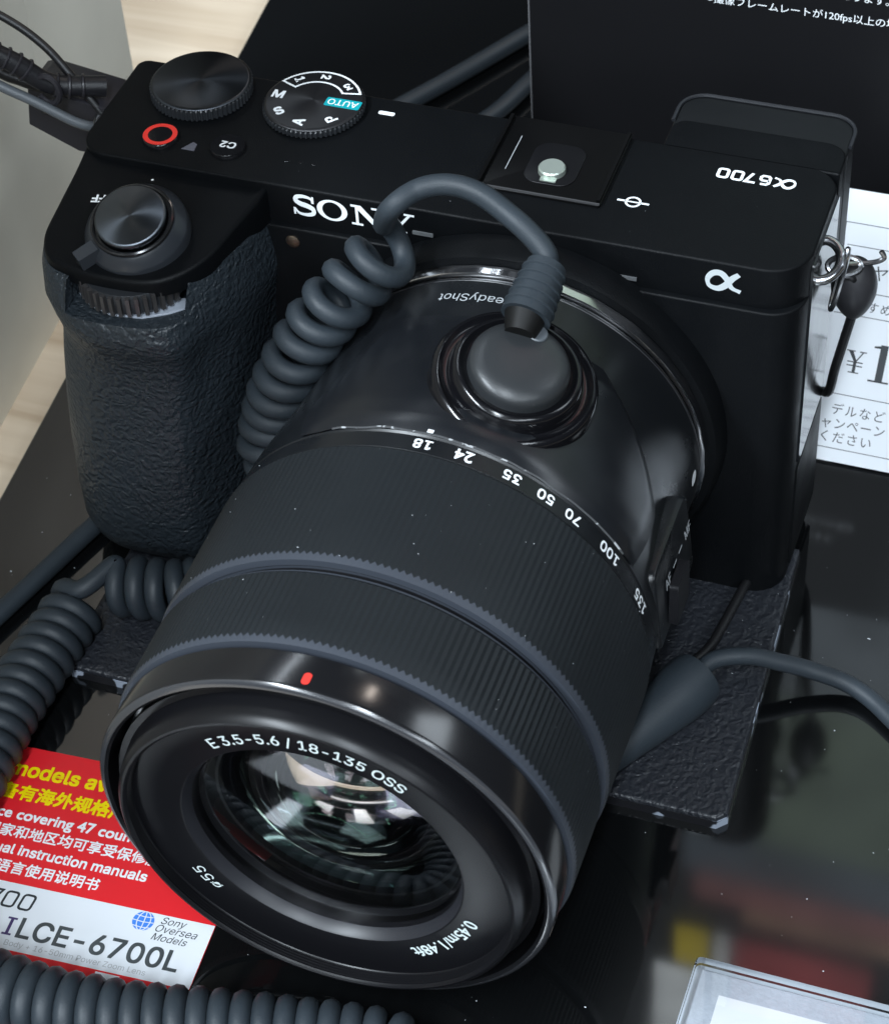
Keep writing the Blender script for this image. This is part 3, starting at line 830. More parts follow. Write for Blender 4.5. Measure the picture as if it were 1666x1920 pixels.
mk('mount_index', [on_barrel(87.0, -5.6, lambda y: barrelR(y) + 0.12, False)(u, v) for u, v in rrect(-1.15, 1.15, -1.3, 1.3, 1.1, 4)], [list(range(20))], M_white, zl, smooth=False)
# AF / MF switch block on the right side
def switch_pts(th0, th1, y0, y1, Rb, r=1.8):
    n = 5; out = []
    w = 33.5 * radians(th1 - th0) / 2
    for u, v in rrect(-w, w, min(y0, y1) - (y0 + y1) / 2, max(y0, y1) - (y0 + y1) / 2, r, n):
        out.append((u, v))
    return out
pts = switch_pts(73, 101, -17.5, -35.5, 33)
def sw(u, v, R):
    a = radians(85) + u / 33.5
    return (R * sin(a), -26.5 + v, R * cos(a))
n = len(pts)
V = [sw(u, v, 30.5) for u, v in pts] + [sw(u, v, 33.3) for u, v in pts] + [sw(u, v, 33.7) for u, v in inset(pts, 0.4)]
sb_ = mk('switch_plate', V, [(i, (i + 1) % n, n + (i + 1) % n, n + i) for i in range(n)] + [(n + i, n + (i + 1) % n, 2 * n + (i + 1) % n, 2 * n + i) for i in range(n)] + [[2 * n + i for i in range(n)]], M_barrel, zl, angle=50)
def sw_text(v0, u0):
    return lambda u, v: sw(u0 - v, v0 - u, 33.78) if False else sw(u0 + v * -1.0, v0 + u, 33.78)
letters('lettering', 'AF', 3.0, sw_text(-31.2 + 26.5, -3.2), M_grey, sb_, bold=0.01)
letters('lettering', 'MF', 3.0, sw_text(-20.6 + 26.5, -3.2), M_grey, sb_, bold=0.01)
for v0 in (-27.6 + 26.5, -24.6 + 26.5):
    mk('switch_mark', [sw(-3.2 + u, v0 + v, 33.78) for u, v in ((-0.15, -0.9), (0.15, -0.9), (0.15, 0.9), (-0.15, 0.9))], [(0, 1, 2, 3)], M_grey, sb_, smooth=False)
mk('switch_knob', *loft([[sw(u * 0.5 + 2.8, v * 0.35 - 1, R) for u, v in pts] for R in (33.4, 34.8)]), M_blk, sb_, angle=50)
# ------------------------------------------------------------------ security sensor glued to the lens
ss = thing('security_sensor', 'round black anti-theft sensor glued on top of the lens barrel', 'sensor', (9, -24, 31))
# flexible glossy film moulded over the barrel
rows = []
ny, na = 26, 60
def film_span(t):
    # t: 0 at the front edge .. 1 at the back; returns (theta0, theta1)
    return (-40 + 10 * t ** 2 + 6 * (1 - t) ** 6, 63 + 4 * sin(pi * t) - 34 * max(0, t - 0.45) ** 1.3 * 1.8)
for j in range(ny + 1):
    t = j / ny; y = -38.0 + 27.5 * t
    a0_, a1_ = film_span(t); r = []
    for i in range(na + 1):
        th_ = radians(a0_ + (a1_ - a0_) * i / na)
        e = min(i, na - i, j * 2, (ny - j)) / 3.0
        lift = 0.30 + 0.45 * min(1, e)
        # flutes where the film is pulled round the sensor foot
        d = sqrt(((th_ - radians(16)) * 33) ** 2 + (y + 24) ** 2)
        lift += 0.7 * math.exp(-((d - 10) / 5.5) ** 2) * (1 if d < 24 else 0) * min(1, e)
        lift += 0.30 * sin(th_ * 5 + 0.6 * y / 6) * math.exp(-((d - 17) / 7) ** 2) * min(1, e)
        yy = y + (0.35 * noise.noise(Vector((th_ * 9, 3.1, j * 0.0))) if j == 0 else 0)
        R = barrelR(yy) + lift
        r.append((R * sin(th_), yy, R * cos(th_)))
    rows.append(r)
mk('adhesive_film', *loft(rows, cap=False, closed=False), M_film, ss, angle=70)
edge = []
for i in range(na + 1):
    v = Vector(rows[0][i]); edge.append(v * 1.0 + Vector((0, -0.05, 0)))
mk('film_lip', *tube(edge[6:-3], 0.16, 6), mat('scuffed film edge', (0.05, 0.052, 0.055), 0.5, wear=(900, 0.58, (0.35, 0.36, 0.37))), ss)
th0 = radians(15.5)
ez = Vector((sin(th0), -0.10, cos(th0))).normalized(); ex = Vector((cos(th0), 0, -sin(th0))); ex = (ex - ez * ex.dot(ez)).normalized(); ey = ez.cross(ex)
SF = (ex, ey, ez)
sc0 = Vector((8.2, -24.0, 31.4))
def sfp(x, y, z): return sc0 + ex * x + ey * y + ez * z
mk('sensor_foot', *rev_z([(12.1, -4.0), (12.0, 1.7), (11.6, 2.4), (11.1, 2.6), (10.7, 2.3), (10.2, 2.0), (9.7, 2.1), (9.5, 2.6), (9.3, 4.0), (8.9, 4.6), (8.4, 4.7), (8.0, 4.2), (7.6, 3.9)], sc0, 96, SF), mat('sensor foot', (0.004, 0.004, 0.005), 0.17, 0.5), ss, angle=50)
mk('sensor_dome', *rev_z([(7.3, 2.0), (7.2, 5.3), (7.0, 5.8), (6.5, 6.3), (5.2, 6.8), (3.3, 7.1), (1.5, 7.2), (0.001, 7.22)], sc0, 72, SF), M_puck, ss, angle=60)
# indicator window and cable sleeve entering from the back
V, F = rev_z([(1.5, 6.6), (1.45, 7.2), (1.3, 7.35), (0.001, 7.4)], sfp(0.6, 5.0, -0.1), 24, SF)
mk('indicator_window', V, F, mat('grey light window', (0.075, 0.085, 0.095), 0.35), ss)
pA = Vector((8.6, -18.6, 40.2)); pB = Vector((9.0, -11.2, 42.6))
mk('sleeve_collar', *tube([Vector((8.6, -21.2, 39.0)), Vector((8.6, -18.3, 40.2))], 3.0, 24, rf=lambda q: 2.2 + 0.9 * q), mat('dark collar', (0.004, 0.004, 0.004), 0.55, 0.2), ss)
pa = Vector((8.7, -18.8, 40.1)); pb = Vector((9.3, -10.6, 42.9))
sl = mk('cable_sleeve', *tube([pa.lerp(pb, q / 16) for q in range(17)], 3.5, 28, rf=lambda q: 3.65 - 0.75 * q), M_cord, ss, angle=40)
ax_ = (pb - pa).normalized()
for k in range(5):
    c = pa.lerp(pb, 0.18 + k * 0.17); rr = 3.65 - 0.75 * (0.18 + k * 0.17)
    nn = ax_.cross(Vector((0, 0, 1))).normalized(); bb = ax_.cross(nn)
    ring_ = [c + (nn * cos(2 * pi * i / 36) + bb * sin(2 * pi * i / 36)) * (rr + 0.02) for i in range(37)]
    mk('sleeve_rib', *tube(ring_, 0.26, 6, cap=False), M_cord, sl)

# ------------------------------------------------------------------ cords
RC = 3.8; RW = 1.66
loop = [(9.3, -11.0, 42.6), (9.0, -9.6, 43.9), (7.0, -8.3, 45.4), (3.2, -6.6, 47.1), (-2.6, -3.9, 48.2), (-7.6, -3.2, 48.3), (-11.8, -4.6, 47.6), (-14.9, -7.4, 45.8), (-16.4, -8.8, 42.8), (-16.6, -7.2, 40.2)]
axis = [(-15.0, -3.6, 36.6), (-17.6, -4.6, 34.4), (-20.4, -6.0, 31.6), (-23.2, -8.2, 28.6), (-25.8, -9.2, 25.4), (-28.4, -10.2, 21.2), (-30.9, -11.4, 16.6), (-33.5, -12.0, 10.9), (-36.0, -12.2, 3.6), (-37.0, -13.0, -2.7), (-36.2, -12.0, -8), (-34.8, -11.2, -14), (-34.4, -11.2, -20), (-35.6, -12.6, -25), (-39.0, -17.0, -28.2), (-44.0, -21.5, -28.4), (-50.5, -25.2, -28.4), (-56.5, -26.6, -28.4), (-62.0, -27.2, -28.4)]
loop = loop[:-2]
st_ = lambda t: 1.0 + 0.55 * max(0, 1 - t * 1.9) + 0.35 * max(0, 1 - t * 12)
def sharpest(P):
    return max((P[i] - P[i - 2]).normalized().angle((P[i + 2] - P[i]).normalized()) / max(0.2, (P[i + 2] - P[i - 2]).length) for i in range(2, len(P) - 2))
best = None
for k in range(48):
    h0 = coil_path(axis[:4], RC, 3.25 * 1.75, phase=2 * pi * k / 48, seed=3)
    for q in (1, 3, 5):
        pp_ = cr(loop + [tuple(h0[q]), tuple(h0[q + 3]), tuple(h0[q + 6])], 10)[(len(loop) - 3) * 10:]
        c = sharpest(pp_)
        if best is None or c < best[0]: best = (c, 2 * pi * k / 48, q)
hel = coil_path(axis, RC, 3.25, phase=best[1], seed=3, stretch=st_)
q = best[2]
pre = cr(loop + [tuple(hel[q]), tuple(hel[q + 3]), tuple(hel[q + 6])], 10)[:len(loop) * 10]
wire1 = pre + hel[q:]
while not (wire1[-1].z >= wire1[-2].z and wire1[-1].z > -25.6): wire1.pop()
tail_axis = [(-66.0, -29.4, -29.6), (-67.4, -33.5, -30.4), (-68.1, -40.0, -31.0), (-68.5, -48.0, -31.0), (-68.7, -56.0, -31.0), (-68.0, -66.0, -31.0), (-67.5, -80.0, -31.0), (-68.5, -95, -31)]
hel2 = coil_path(tail_axis, RC + 0.1, 3.25, phase=0.4, seed=5)
while not (hel2[0].z >= hel2[1].z and hel2[0].z > -27.4): hel2.pop(0)
a_, b_ = wire1[-1], hel2[0]
ta = (wire1[-1] - wire1[-3]).normalized(); tb = (hel2[2] - hel2[0]).normalized()
bridge = []
for k in range(1, 24):          # smooth run over the top from one section of the coil into the next
    t_ = k / 24; L_ = (b_ - a_).length * 1.3
    h00, h10, h01, h11 = 2*t_**3 - 3*t_**2 + 1, t_**3 - 2*t_**2 + t_, -2*t_**3 + 3*t_**2, t_**3 - t_**2
    bridge.append(a_ * h00 + ta * L_ * h10 + b_ * h01 + tb * L_ * h11)
wire = wire1 + bridge + hel2
mk('coiled_cord', *tube(wire, RW, 10), M_cord, None, base=(-20, -10, -33), angle=80,
   label='long grey coiled security cord looping from the round sensor down under the grip', cat='cord')
ax2 = [(-96, -86, -30.7), (-84, -93, -30.7), (-70, -98.6, -30.7), (-58, -101.4, -30.7), (-46.6, -102.6, -30.7), (-37, -102.8, -30.7), (-26, -101.6, -30.7), (-11, -98.6, -30.7), (3.7, -96.0, -30.7), (11.5, -95.2, -30.8), (16.0, -97.2, -30.8), (18.6, -101.5, -30.8), (19.5, -107, -30.8), (19, -125, -30.8)]
hel3 = coil_path(ax2, RC + 0.35, 3.15, phase=1.0, seed=9, jit=0.03)
mk('coiled_cord', *tube(hel3, RW + 0.02, 10), M_cord, None, base=(-20, -100, -36), angle=80,
   label='grey coiled security cord lying across the bottom in front of the lens', cat='cord')
c1 = cr([(-60, 30, -34.4), (-68.5, 8, -34.2), (-74.8, -11.6, -34.2), (-80.4, -31, -34.2), (-90, -62, -34.2), (-110, -110, -34.2)], 10)
mk('straight_cord', *tube(c1, 1.75, 14), M_cord, None, base=(-75, -10, -36), angle=80, label='straight grey cord running past the foot of the grip to the left', cat='cord')
c1 = cr([(-90, 78, -34), (-64, 118, -34), (-47, 148.5, -34), (-20, 200, -34), (20, 280, -34)], 10)
mk('straight_cord', *tube(c1, 2.0, 12), M_cord, None, base=(-50, 140, -36), angle=80, label='upper of two dim cords lying on the counter behind the camera', cat='cord')
c1 = cr([(-62, 92, -34), (-46, 117, -34), (-39.5, 137, -34), (-25, 180, -34), (10, 260, -34)], 10)
mk('straight_cord', *tube(c1, 1.9, 12), M_cord, None, base=(-45, 120, -36), angle=80, label='lower of two dim cords lying on the counter behind the camera', cat='cord')
# plug and cord on the right
rp = thing('cord_plug', 'grey tapered plug with curved cord lying on the pad right of the lens', 'plug', (32, -24, -33.3))
pq = [Vector((25.6, -37.5, -30.6)).lerp(Vector((35.3, -18.4, -29.2)), q / 14) for q in range(15)]
mk('plug_sleeve', *tube(pq, 3.6, 28, rf=lambda q: (2.6 + 2.2 * min(1, q * 1.3)) * (1 if q < 0.93 else 0.93)), M_cord, rp, angle=50)
c1 = cr([(34.6, -19.6, -28.8), (37.0, -15.6, -27.8), (41.9, -12.9, -28.2), (46.6, -11.4, -29.8), (52.0, -10.0, -31.8), (58.4, -9.9, -33.6), (65.0, -13.6, -34.4), (76, -24, -34.4), (92, -48, -34.4)], 10)
mk('cord', *tube(c1, 1.45, 14), M_cord, rp, angle=80)
c1 = cr([(39.5, 14, -31.6), (37.4, 5.9, -31.6), (36.0, -4, -31.6), (35.0, -10.2, -31.4), (33.0, -15, -31)], 8)
mk('thin_cord', *tube(c1, 0.85, 10), M_cordblk, None, base=(36, 0, -33.3), angle=80, label='thin black cord hanging to the pad behind the tapered plug', cat='cord')
# ------------------------------------------------------------------ strap fittings, left
def px_prism(P, y0, y1, bev=0.4):
    """outline in x,z extruded along y"""
    V, F = prism([(x, -z) for x, z in P], 0, 1, 0)
    out = [(x, y0 if h > 0.5 else y1, -zz) for x, zz, h in V]
    return out, F
cl = thing('strap_clip', 'black plastic security clip hanging at the left strap lug', 'clip', (-83, 24, 24))
clip = [(-90.8, 26.0), (-89.6, 33.4), (-88.0, 34.0), (-75.5, 32.0), (-75.2, 22.0), (-82.0, 22.0)]
V1 = [(x, 21.5, z) for x, z in clip]; V2 = [(x * 0.985 - 1.2, 22.3, z * 0.97 + 0.9) for x, z in clip]
def solid_xz(P, ys, scales):
    cx = sum(p[0] for p in P) / len(P); cz = sum(p[1] for p in P) / len(P)
    return loft([[(cx + (x - cx) * s, y, cz + (z - cz) * s) for x, z in P] for y, s in zip(ys, scales)])
mk('clip_shell', *solid_xz(clip, (20.4, 20.9, 28.5, 29.0), (0.95, 1, 1, 0.95)), M_clip, cl, angle=30)
mk('seam', *tube([(-87.6, 20.3, 29.2), (-80, 20.3, 28.2)], 0.22, 6), M_gloss, cl)
bs = thing('cord_boot', 'ribbed black cord boot above the left strap lug', 'cord boot', (-86, 19, 38))
q0 = Vector((-94.5, 15, 45.2)); q1 = Vector((-83.6, 19.0, 36.4)); q2 = Vector((-76.2, 23, 34.6))
bp = cr([q0, q0.lerp(q1, 0.5) + Vector((0.3, 0, 0.3)), q1, q2], 12)
mk('boot', *tube(bp, 1.7, 16), M_blk, bs, angle=50)
for i in range(4, 34, 3):
    d = (bp[i + 1] - bp[i - 1]).normalized(); nn = d.cross(Vector((0, 1, 0))).normalized(); bb = d.cross(nn)
    if 18 < i < 24: continue
    mk('boot_rib', *tube([bp[i] + (nn * cos(2 * pi * k / 20) + bb * sin(2 * pi * k / 20)) * 1.8 for k in range(21)], 0.28, 6, cap=False), M_clip, bs)
mk('boot_clasp', *tube([q1 + Vector((2.0 * cos(a), -1.6, 2.6 * sin(a))) for a in [radians(-150 + 12 * k) for k in range(24)]], 0.55, 8), M_clip, bs)
c1 = cr([(-100, 14, 46.0), (-93.0, 14.5, 39.2), (-85.5, 16.0, 34.6), (-79.5, 17.5, 30.6), (-75.8, 19.5, 28.6)], 8)
mk('tether_cord', *tube(c1, 0.75, 10, rf=lambda q: 0.85), mat('grey strap', (0.085, 0.095, 0.105), 0.4), None, base=(-85, 17, 34), angle=80, label='thin grey strap cord running from the upper left to the lug', cat='cord')
c1 = cr([(-103, 22, 44), (-94.5, 20, 37.2), (-90, 20.5, 35.0), (-86, 21.5, 33.4)], 8)
mk('tether_cord', *tube(c1, 1.1, 10), M_cordblk, None, base=(-92, 20, 36), angle=80, label='short black strap cord entering the clip from the left edge', cat='cord')
c1 = cr([(-101, 24, 47.5), (-92, 24, 43.6), (-86.5, 23.5, 40.2), (-82.0, 22, 36.8), (-76.0, 20.6, 30.2)], 8)
mk('tether_cord', *tube(c1, 0.7, 10), M_cordblk, None, base=(-88, 23, 41), angle=80, label='black strap cord arching over the ribbed boot to the lug', cat='cord')
# ------------------------------------------------------------------ strap ring and bead, right
sr = thing('split_ring', 'small steel split ring hanging at the right strap lug', 'ring', (46, 20, 22))
def oval(c, a, b, ra, rb, n=28, lo=0, hi=360):
    return [Vector(c) + Vector(a) * (ra * cos(radians(lo + (hi - lo) * k / n))) + Vector(b) * (rb * sin(radians(lo + (hi - lo) * k / n))) for k in range(n + 1)]
mk('ring_wire', *tube(oval((45.9, 18.2, 25.2), (0.15, 0.1, 1), (0.3, -1, 0), 5.6, 1.15), 0.42, 8, cap=False), M_steel, sr)
mk('ring_wire', *tube(oval((46.2, 19.8, 26.6), (1, 0.3, -0.12), (0, 0.9, 0.5), 2.4, 1.5), 0.45, 8, cap=False), M_steel, sr)
mk('hook', *tube(cr([(46.0, 19.5, 27.2), (48.2, 21.0, 26.6), (50.4, 22.2, 26.4), (51.6, 22.8, 27.0), (51.0, 23.0, 28.0)], 6), 0.4, 8), M_steel, sr)
bd = thing('cord_bead', 'dark teardrop cord bead hanging beside the price card', 'bead', (48, 24, 12))
bt = Vector((47.3, 22.6, 25.6)); bb_ = Vector((47.7, 23.6, 13.6))
mk('bead', *tube([bt.lerp(bb_, q / 20) for q in range(21)], 1, 32, rf=lambda q: max(0.5, 3.55 * (sin(pi * min(1, q ** 0.8 * 0.96 + 0.03))) ** 0.62)), M_bead, bd, angle=70)
mk('bead_eye', *tube(oval((46.8, 20.3, 23.6), (1, 0, 0.2), (0, -0.4, 1), 1.0, 0.75), 0.45, 8, cap=False), M_cordblk, bd)
mk('bead_cord', *tube(cr([(47.6, 23.4, 14.4), (46.6, 23.8, 8.2), (45.5, 24.8, 1.3), (44.3, 28.2, -7.0), (42.3, 32.6, -11.5), (38.5, 35, -14), (36, 39, -24), (36, 40, -35)], 8), 0.8, 10), M_cordblk, bd)

# ------------------------------------------------------------------ paper and signs
# red and white promotion card on the counter
pc = thing('promotion_card', 'red and white printed promotion card lying on the counter at lower left', 'card', (-45, -75, -36))
CA = radians(3.2); C0 = Vector((-22.4, -80.2))
def card(u, v, h=0.0):
    """u to the right from the card's right edge (negative), v up from the white field's top edge"""
    return (C0.x + u * cos(CA) - v * sin(CA), C0.y + u * sin(CA) + v * cos(CA), -35.75 + h)
def card_rect(u0, u1, v0, v1, h): return [card(u0, v0, h), card(u1, v0, h), card(u1, v1, h), card(u0, v1, h)]
V = [card(u, v, -0.22) for u, v in ((-43.2, -30), (0, -30), (0, 24.8), (-43.2, 24.8))]; V += [(x, y, z + 0.22) for x, y, z in V]
mk('card_sheet', V, [(0, 1, 2, 3), (4, 7, 6, 5), (0, 4, 5, 1), (1, 5, 6, 2), (2, 6, 7, 3), (3, 7, 4, 0)], M_redcard, pc, smooth=False)
mk('white_field', card_rect(-43.1, -0.05, -11.6, -0.2, 0.03), [(0, 1, 2, 3)], M_paper, pc, smooth=False)
mk('white_field', card_rect(-14.6, -10.8, -14.0, -11.9, 0.03), [(0, 1, 2, 3)], M_paper, pc, smooth=False)
mk('yellow_field', card_rect(-43.1, -30.0, -30.0, -18.5, 0.03), [(0, 1, 2, 3)], M_yellow, pc, smooth=False)
def ct(s, size, u, v, material, bold=0.0, fit=None, shear=0.0, space=1.0, wide=1.0, heavy=0.0):
    return letters('lettering', s, size, lambda a, b: card(u + a, v + b, 0.06), material, pc, bold=bold, fit=fit, shear=shear, base=True, space=space, wide=wide, heavy=heavy)
ct('models available', 5.0, -41.9, 19.2, M_yellow, 0.0, heavy=0.22)
ct('备有海外规格产品', 3.1, -41.9, 14.9, M_yellow, 0.0, heavy=0.2)
ct('ce covering 47 countries', 2.75, -40.6, 11.1, M_white, 0.0, heavy=0.12)
ct('国家和地区均可享受保修服务', 2.45, -41.2, 7.9, M_white, 0.0, heavy=0.08)
ct('lingual instruction manuals', 2.65, -42.2, 4.75, M_white, 0.0, fit=29.0, heavy=0.12)
ct('多国语言使用说明书', 2.45, -41.6, 1.5, M_white, 0.0, heavy=0.08)
g = merge2(shift(glyph6(0.2), 0), shift(glyph7(0.2), 1.45), shift(glyph0(0.2), 2.8), shift(glyph0(0.2), 4.25))
gx = [(u * 1.9, v * 1.95) for u, v in g[0]]
mk('lettering', [card(-38.7 + u + v * 0.10, -4.6 + v, 0.06) for u, v in gx], g[1], M_ink, pc, smooth=False)
# model number: slab-capped I, the rest plain capitals with an uneven metallic ink
M_inkmix = mat('bronze grey ink', (0.055, 0.065, 0.07), 0.35, 0.5, var=0.5, var_scale=180)
ct('LCE-6700L', 4.55, -28.7, -9.2, M_inkmix, 0.0, fit=25.6, heavy=0.2)
g = merge2(poly([(0.5, 0), (1.0, 0), (1.0, 3.15), (0.5, 3.15)]), poly([(0.0, 0), (1.5, 0), (1.5, 0.35), (0.0, 0.35)]), poly([(0.0, 2.8), (1.5, 2.8), (1.5, 3.15), (0.0, 3.15)]))
mk('lettering', [card(-31.0 + u, -9.2 + v, 0.06 + (0.01 if i < 4 else 0.02)) for i, (u, v) in enumerate(g[0])], g[1], mat('violet ink', (0.05, 0.03, 0.12), 0.4), pc, smooth=False)
ct('Body + 16-50mm Power Zoom Lens', 1.45, -29.9, -10.9, M_inkgrey, 0.0, fit=22.6)
gl_ = mk('globe', [card(-10.9 + 1.68 * cos(2 * pi * k / 40), -1.95 + 1.68 * sin(2 * pi * k / 40), 0.06) for k in range(40)], [list(range(40))], M_blue, pc, smooth=False)
gg = [stroke([(-10.9 + 1.68 * q * cos(radians(a)), -1.95 + 1.68 * sin(radians(a))) for a in range(-90, 91, 10)], 0.16) for q in (-0.55, 0.08, 0.65)]
gg += [stroke([(-10.9 - 1.68 * cos(b), -1.95 + 1.68 * sin(b) - 0.12), (-10.9, -1.95 + 1.68 * sin(b) - 0.26), (-10.9 + 1.68 * cos(b), -1.95 + 1.68 * sin(b) - 0.12)], 0.15) for b in (-0.55, 0.05, 0.62)]
V, F = [], []
for q, (gv, gf) in enumerate(gg):
    n = len(V); V += [card(u, v, 0.075 + 0.008 * q) for u, v in gv]; F += [[i + n for i in f] for f in gf]
mk('globe_lines', V, F, M_paper, gl_, smooth=False)
for s, u, v, f in (('Sony', -8.2, -1.75, 4.0), ('Oversea', -8.6, -3.2, 6.6), ('Models', -8.7, -4.7, 5.6)):
    ct(s, 1.7, u, v, M_ink, 0.0, fit=f, shear=0.28)

# price card leaning on the sign at right
pr = thing('price_card', 'white price card with black figures leaning behind the camera at right', 'price card', (60, 41, -36))
LA = radians(45)
def lean(x, s, h=0.0): return (x, 41 + s * cos(LA) - h * sin(LA), -36 + 0.3 + s * sin(LA) + h * cos(LA))
PV = [lean(x, s, h) for h in (0, 0.35) for x, s in ((37.0, 0), (92, 0), (92, 47.6), (33, 47.6))]
mk('card_sheet', PV, [(0, 3, 2, 1), (4, 5, 6, 7), (0, 1, 5, 4), (1, 2, 6, 5), (2, 3, 7, 6), (3, 0, 4, 7)], M_paper, pr, smooth=False)
mk('card_wedge', [lean(44, 0.3, -0.1), lean(88, 0.3, -0.1), lean(88, 40, -0.1), lean(44, 40, -0.1), (44, 75, -35.8), (88, 75, -35.8)], [(0, 1, 2, 3), (3, 2, 5, 4), (0, 4, 5, 1), (0, 3, 4), (1, 5, 2)], M_greycard, pr, smooth=False)
def pline(x0, s0, x1, s1, w=0.13):
    g = stroke([(x0, s0), (x1, s1)], w)
    mk('rule', [lean(u, v, 0.40) for u, v in g[0]], g[1], M_ink, pr, smooth=False)
for a in ((38.1, 41.8, 90, 41.6), (38.1, 41.8, 38.3, 26), (39, 37.9, 90, 37.7), (43, 30.1, 90, 29.9), (39, 25.9, 90, 25.7), (39, 11.9, 90, 11.6), (39, 2.35, 90, 2.2)): pline(*a)
def pt(s, size, x, v, bold=0.0, material=M_ink, space=1.0, geo=None):
    return letters('lettering', s, size, lambda a, b: lean(x + a, v + b, 0.42), material, pr, bold=bold, base=True, space=space, geo=geo)
pt('ヤモン', 3.0, 44.4, 32.6)
pt('すめ品', 2.1, 44.8, 26.9, space=1.15)
pt('デルなど', 2.2, 42.2, 8.4, space=1.22)
pt('ャンペーン', 2.2, 40.9, 5.9, space=1.12)
pt('ください', 2.2, 41.2, 3.5, space=1.2)
def serif_yen():
    return merge2(poly([(0, 3.75), (1.5, 3.75), (1.5, 3.95), (0, 3.95)]), poly([(2.3, 3.75), (3.5, 3.75), (3.5, 3.95), (2.3, 3.95)]), poly([(0.35, 3.8), (1.15, 3.8), (2.05, 2.1), (1.55, 2.0)]), poly([(2.8, 3.8), (3.05, 3.8), (1.95, 1.95), (1.75, 2.05)]),
                  poly([(1.5, 0.15), (2.05, 0.15), (2.05, 2.1), (1.5, 2.1)]), poly([(0.85, 0), (2.7, 0), (2.7, 0.2), (0.85, 0.2)]), poly([(0.4, 1.85), (3.15, 1.85), (3.15, 2.05), (0.4, 2.05)]), poly([(0.4, 1.2), (3.15, 1.2), (3.15, 1.4), (0.4, 1.4)]))
def serif_one():
    return merge2(poly([(1.2, 0.2), (2.5, 0.2), (2.5, 6.6), (1.2, 6.6)]), poly([(0, 0), (3.6, 0), (3.6, 0.3), (0, 0.3)]), poly([(0.1, 5.9), (1.3, 5.9), (2.5, 6.6), (0.1, 6.2)]))
for nm, g, x0, s0 in (('yen_sign', serif_yen(), 42.7, 15.9), ('price_figure', serif_one(), 47.2, 15.0)):
    mk(nm, [lean(x0 + u, s0 + v, 0.42 + 0.006 * (i // 4)) for i, (u, v) in enumerate(g[0])], g[1], M_ink, pr, smooth=False)

# tall black sign board behind the camera, colour pictures on its upper half (seen mirrored in the counter)
sg = thing('sign_board', 'tall black sign board with white small print standing behind the camera', 'sign', (60, 86, -36))
mk('board', *box(-24.2, 190, 85, 88, -36, 300), M_sign, sg, smooth=False)
mk('board_edge', *box(-24.5, -24.22, 85.02, 87.98, -36, 300), M_signedge, sg, smooth=False)
def st(s, size, x, z, bold=0.0, fit=None):
    return letters('lettering', s, size, lambda a, b: (x + a, 84.96, z + b), M_white, sg, bold=bold, base=True, fit=fit)
st('※撮像フレームレートが120fps以上の場合', 1.92, 8.2, 25.0)
st('撮影モードによって制限があります。', 1.92, 8.2, 29.3)
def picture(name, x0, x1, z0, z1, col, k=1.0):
    M = mat(name + ' print', col, 0.4, 0.4, emit=k, var=0.9, var_scale=45)  # emission added so the pictures' mirror image in the counter is brighter
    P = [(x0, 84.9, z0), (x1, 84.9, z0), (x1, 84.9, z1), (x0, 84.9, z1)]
    return mk('glowing_picture', P, [(0, 1, 2, 3)], M, sg, smooth=False)
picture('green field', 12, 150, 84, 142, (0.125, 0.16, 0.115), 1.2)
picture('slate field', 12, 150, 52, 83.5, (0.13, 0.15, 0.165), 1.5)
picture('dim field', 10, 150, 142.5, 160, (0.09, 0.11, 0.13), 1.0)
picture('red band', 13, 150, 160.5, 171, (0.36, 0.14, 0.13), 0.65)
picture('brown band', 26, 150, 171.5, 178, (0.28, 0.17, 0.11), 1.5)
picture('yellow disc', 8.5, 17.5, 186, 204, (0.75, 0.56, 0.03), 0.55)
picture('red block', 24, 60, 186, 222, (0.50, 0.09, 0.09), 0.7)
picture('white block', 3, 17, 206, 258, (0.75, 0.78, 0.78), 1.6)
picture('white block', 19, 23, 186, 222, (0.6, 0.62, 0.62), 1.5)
letters('lettering', 'E', 8.5, lambda a, b: (36.7 + a, 84.8, 104.7 + b), mat('glowing white letter', (0.8, 0.85, 0.85), 0.5, emit=4.0), sg, bold=0.02)  # letter given added emission to show up in the counter's reflection

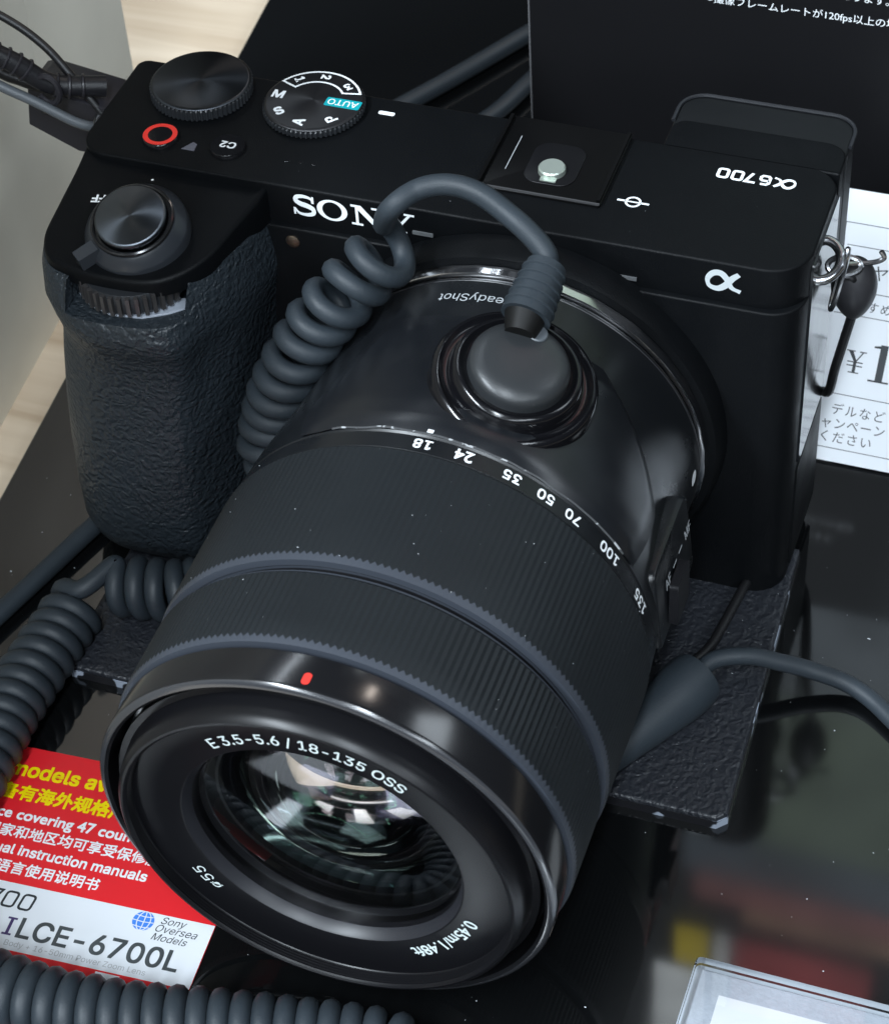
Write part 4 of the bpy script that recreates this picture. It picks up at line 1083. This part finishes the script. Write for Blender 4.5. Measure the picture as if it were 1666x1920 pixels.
# clear card holder at lower right
ch = thing('card_holder', 'clear acrylic card holder with grey paper at the lower right corner', 'card holder', (70, -80, -36))
hp = rrect(47.6, 120, -130, -65.8, 0.8, 3)
mk('acrylic_cover', *prism(hp, -35.0, -33.2, 0.35), M_acrylic, ch, angle=30)
mk('grey_paper', *prism(inset(hp, 0.9), -35.5, -35.25, 0), M_greycard, ch, smooth=False)
mk('acrylic_base', *prism(hp, -36.0, -35.55, 0.1), mat('frosted acrylic', (0.45, 0.5, 0.56), 0.25), ch, angle=30)
mk('white_label', [(52.0, -130, -35.2), (118, -130, -35.2), (118, -70.2, -35.2), (52.0, -70.2, -35.2)], [(0, 1, 2, 3)], M_paper, ch, smooth=False)
letters('lettering', 'di', 3.0, lambda a, b: (54.4 + a, -76.2 + b, -35.1), M_inkgrey, ch, bold=0.03)

# ------------------------------------------------------------------ dust on the counter and the lens (nobody could count it)
rnd = random.Random(4); V, F = [], []
def speck(p, r, n=None):
    k = len(V); r1 = r * rnd.uniform(0.5, 1.2); a = rnd.uniform(0, pi)
    d = Vector((cos(a), sin(a), 0)) * r1 * rnd.choice((1, 1, 1.2, 2.2)); e = Vector((-sin(a), cos(a), 0)) * r1 * 0.8
    h = (n or Vector((0, 0, 1))) * r1 * 0.8
    p = Vector(p)
    for v in (p - d, p + e, p + d, p - e, p + h): V.append(tuple(v))
    for f in ((0, 1, 4), (1, 2, 4), (2, 3, 4), (3, 0, 4)): F.append([k + i for i in f])
for _ in range(230):
    x = rnd.uniform(-90, 90); y = rnd.uniform(-85, 35)
    if -66.5 < x < 46.5 and y > -43: continue
    if -68 < x < -20 and y < -54: continue
    if x > 46 and y < -64: continue
    speck((x, y, -36.0), rnd.choice((0.05, 0.07, 0.09, 0.13)))
for _ in range(70):
    speck((rnd.uniform(20, 45), rnd.uniform(-41, 10), -33.33), rnd.choice((0.04, 0.06, 0.08)))
for _ in range(60):
    th_ = radians(rnd.uniform(-60, 80)); y = rnd.uniform(-77, -40); R = 33.7 if y > -64 else 33.45
    if -66 < y < -63: continue
    nn = Vector((sin(th_), 0, cos(th_)))
    speck((R * sin(th_), y, R * cos(th_)), rnd.choice((0.03, 0.04, 0.06, 0.09)), nn)
for _ in range(30):
    speck((rnd.uniform(-70, 40), rnd.uniform(8, 30), 34.72), rnd.choice((0.025, 0.04, 0.05)))
mk('dust', V, F, M_dust, None, smooth=False, kind='stuff', label='pale dust specks scattered over the counter, pad and lens', cat='dust')
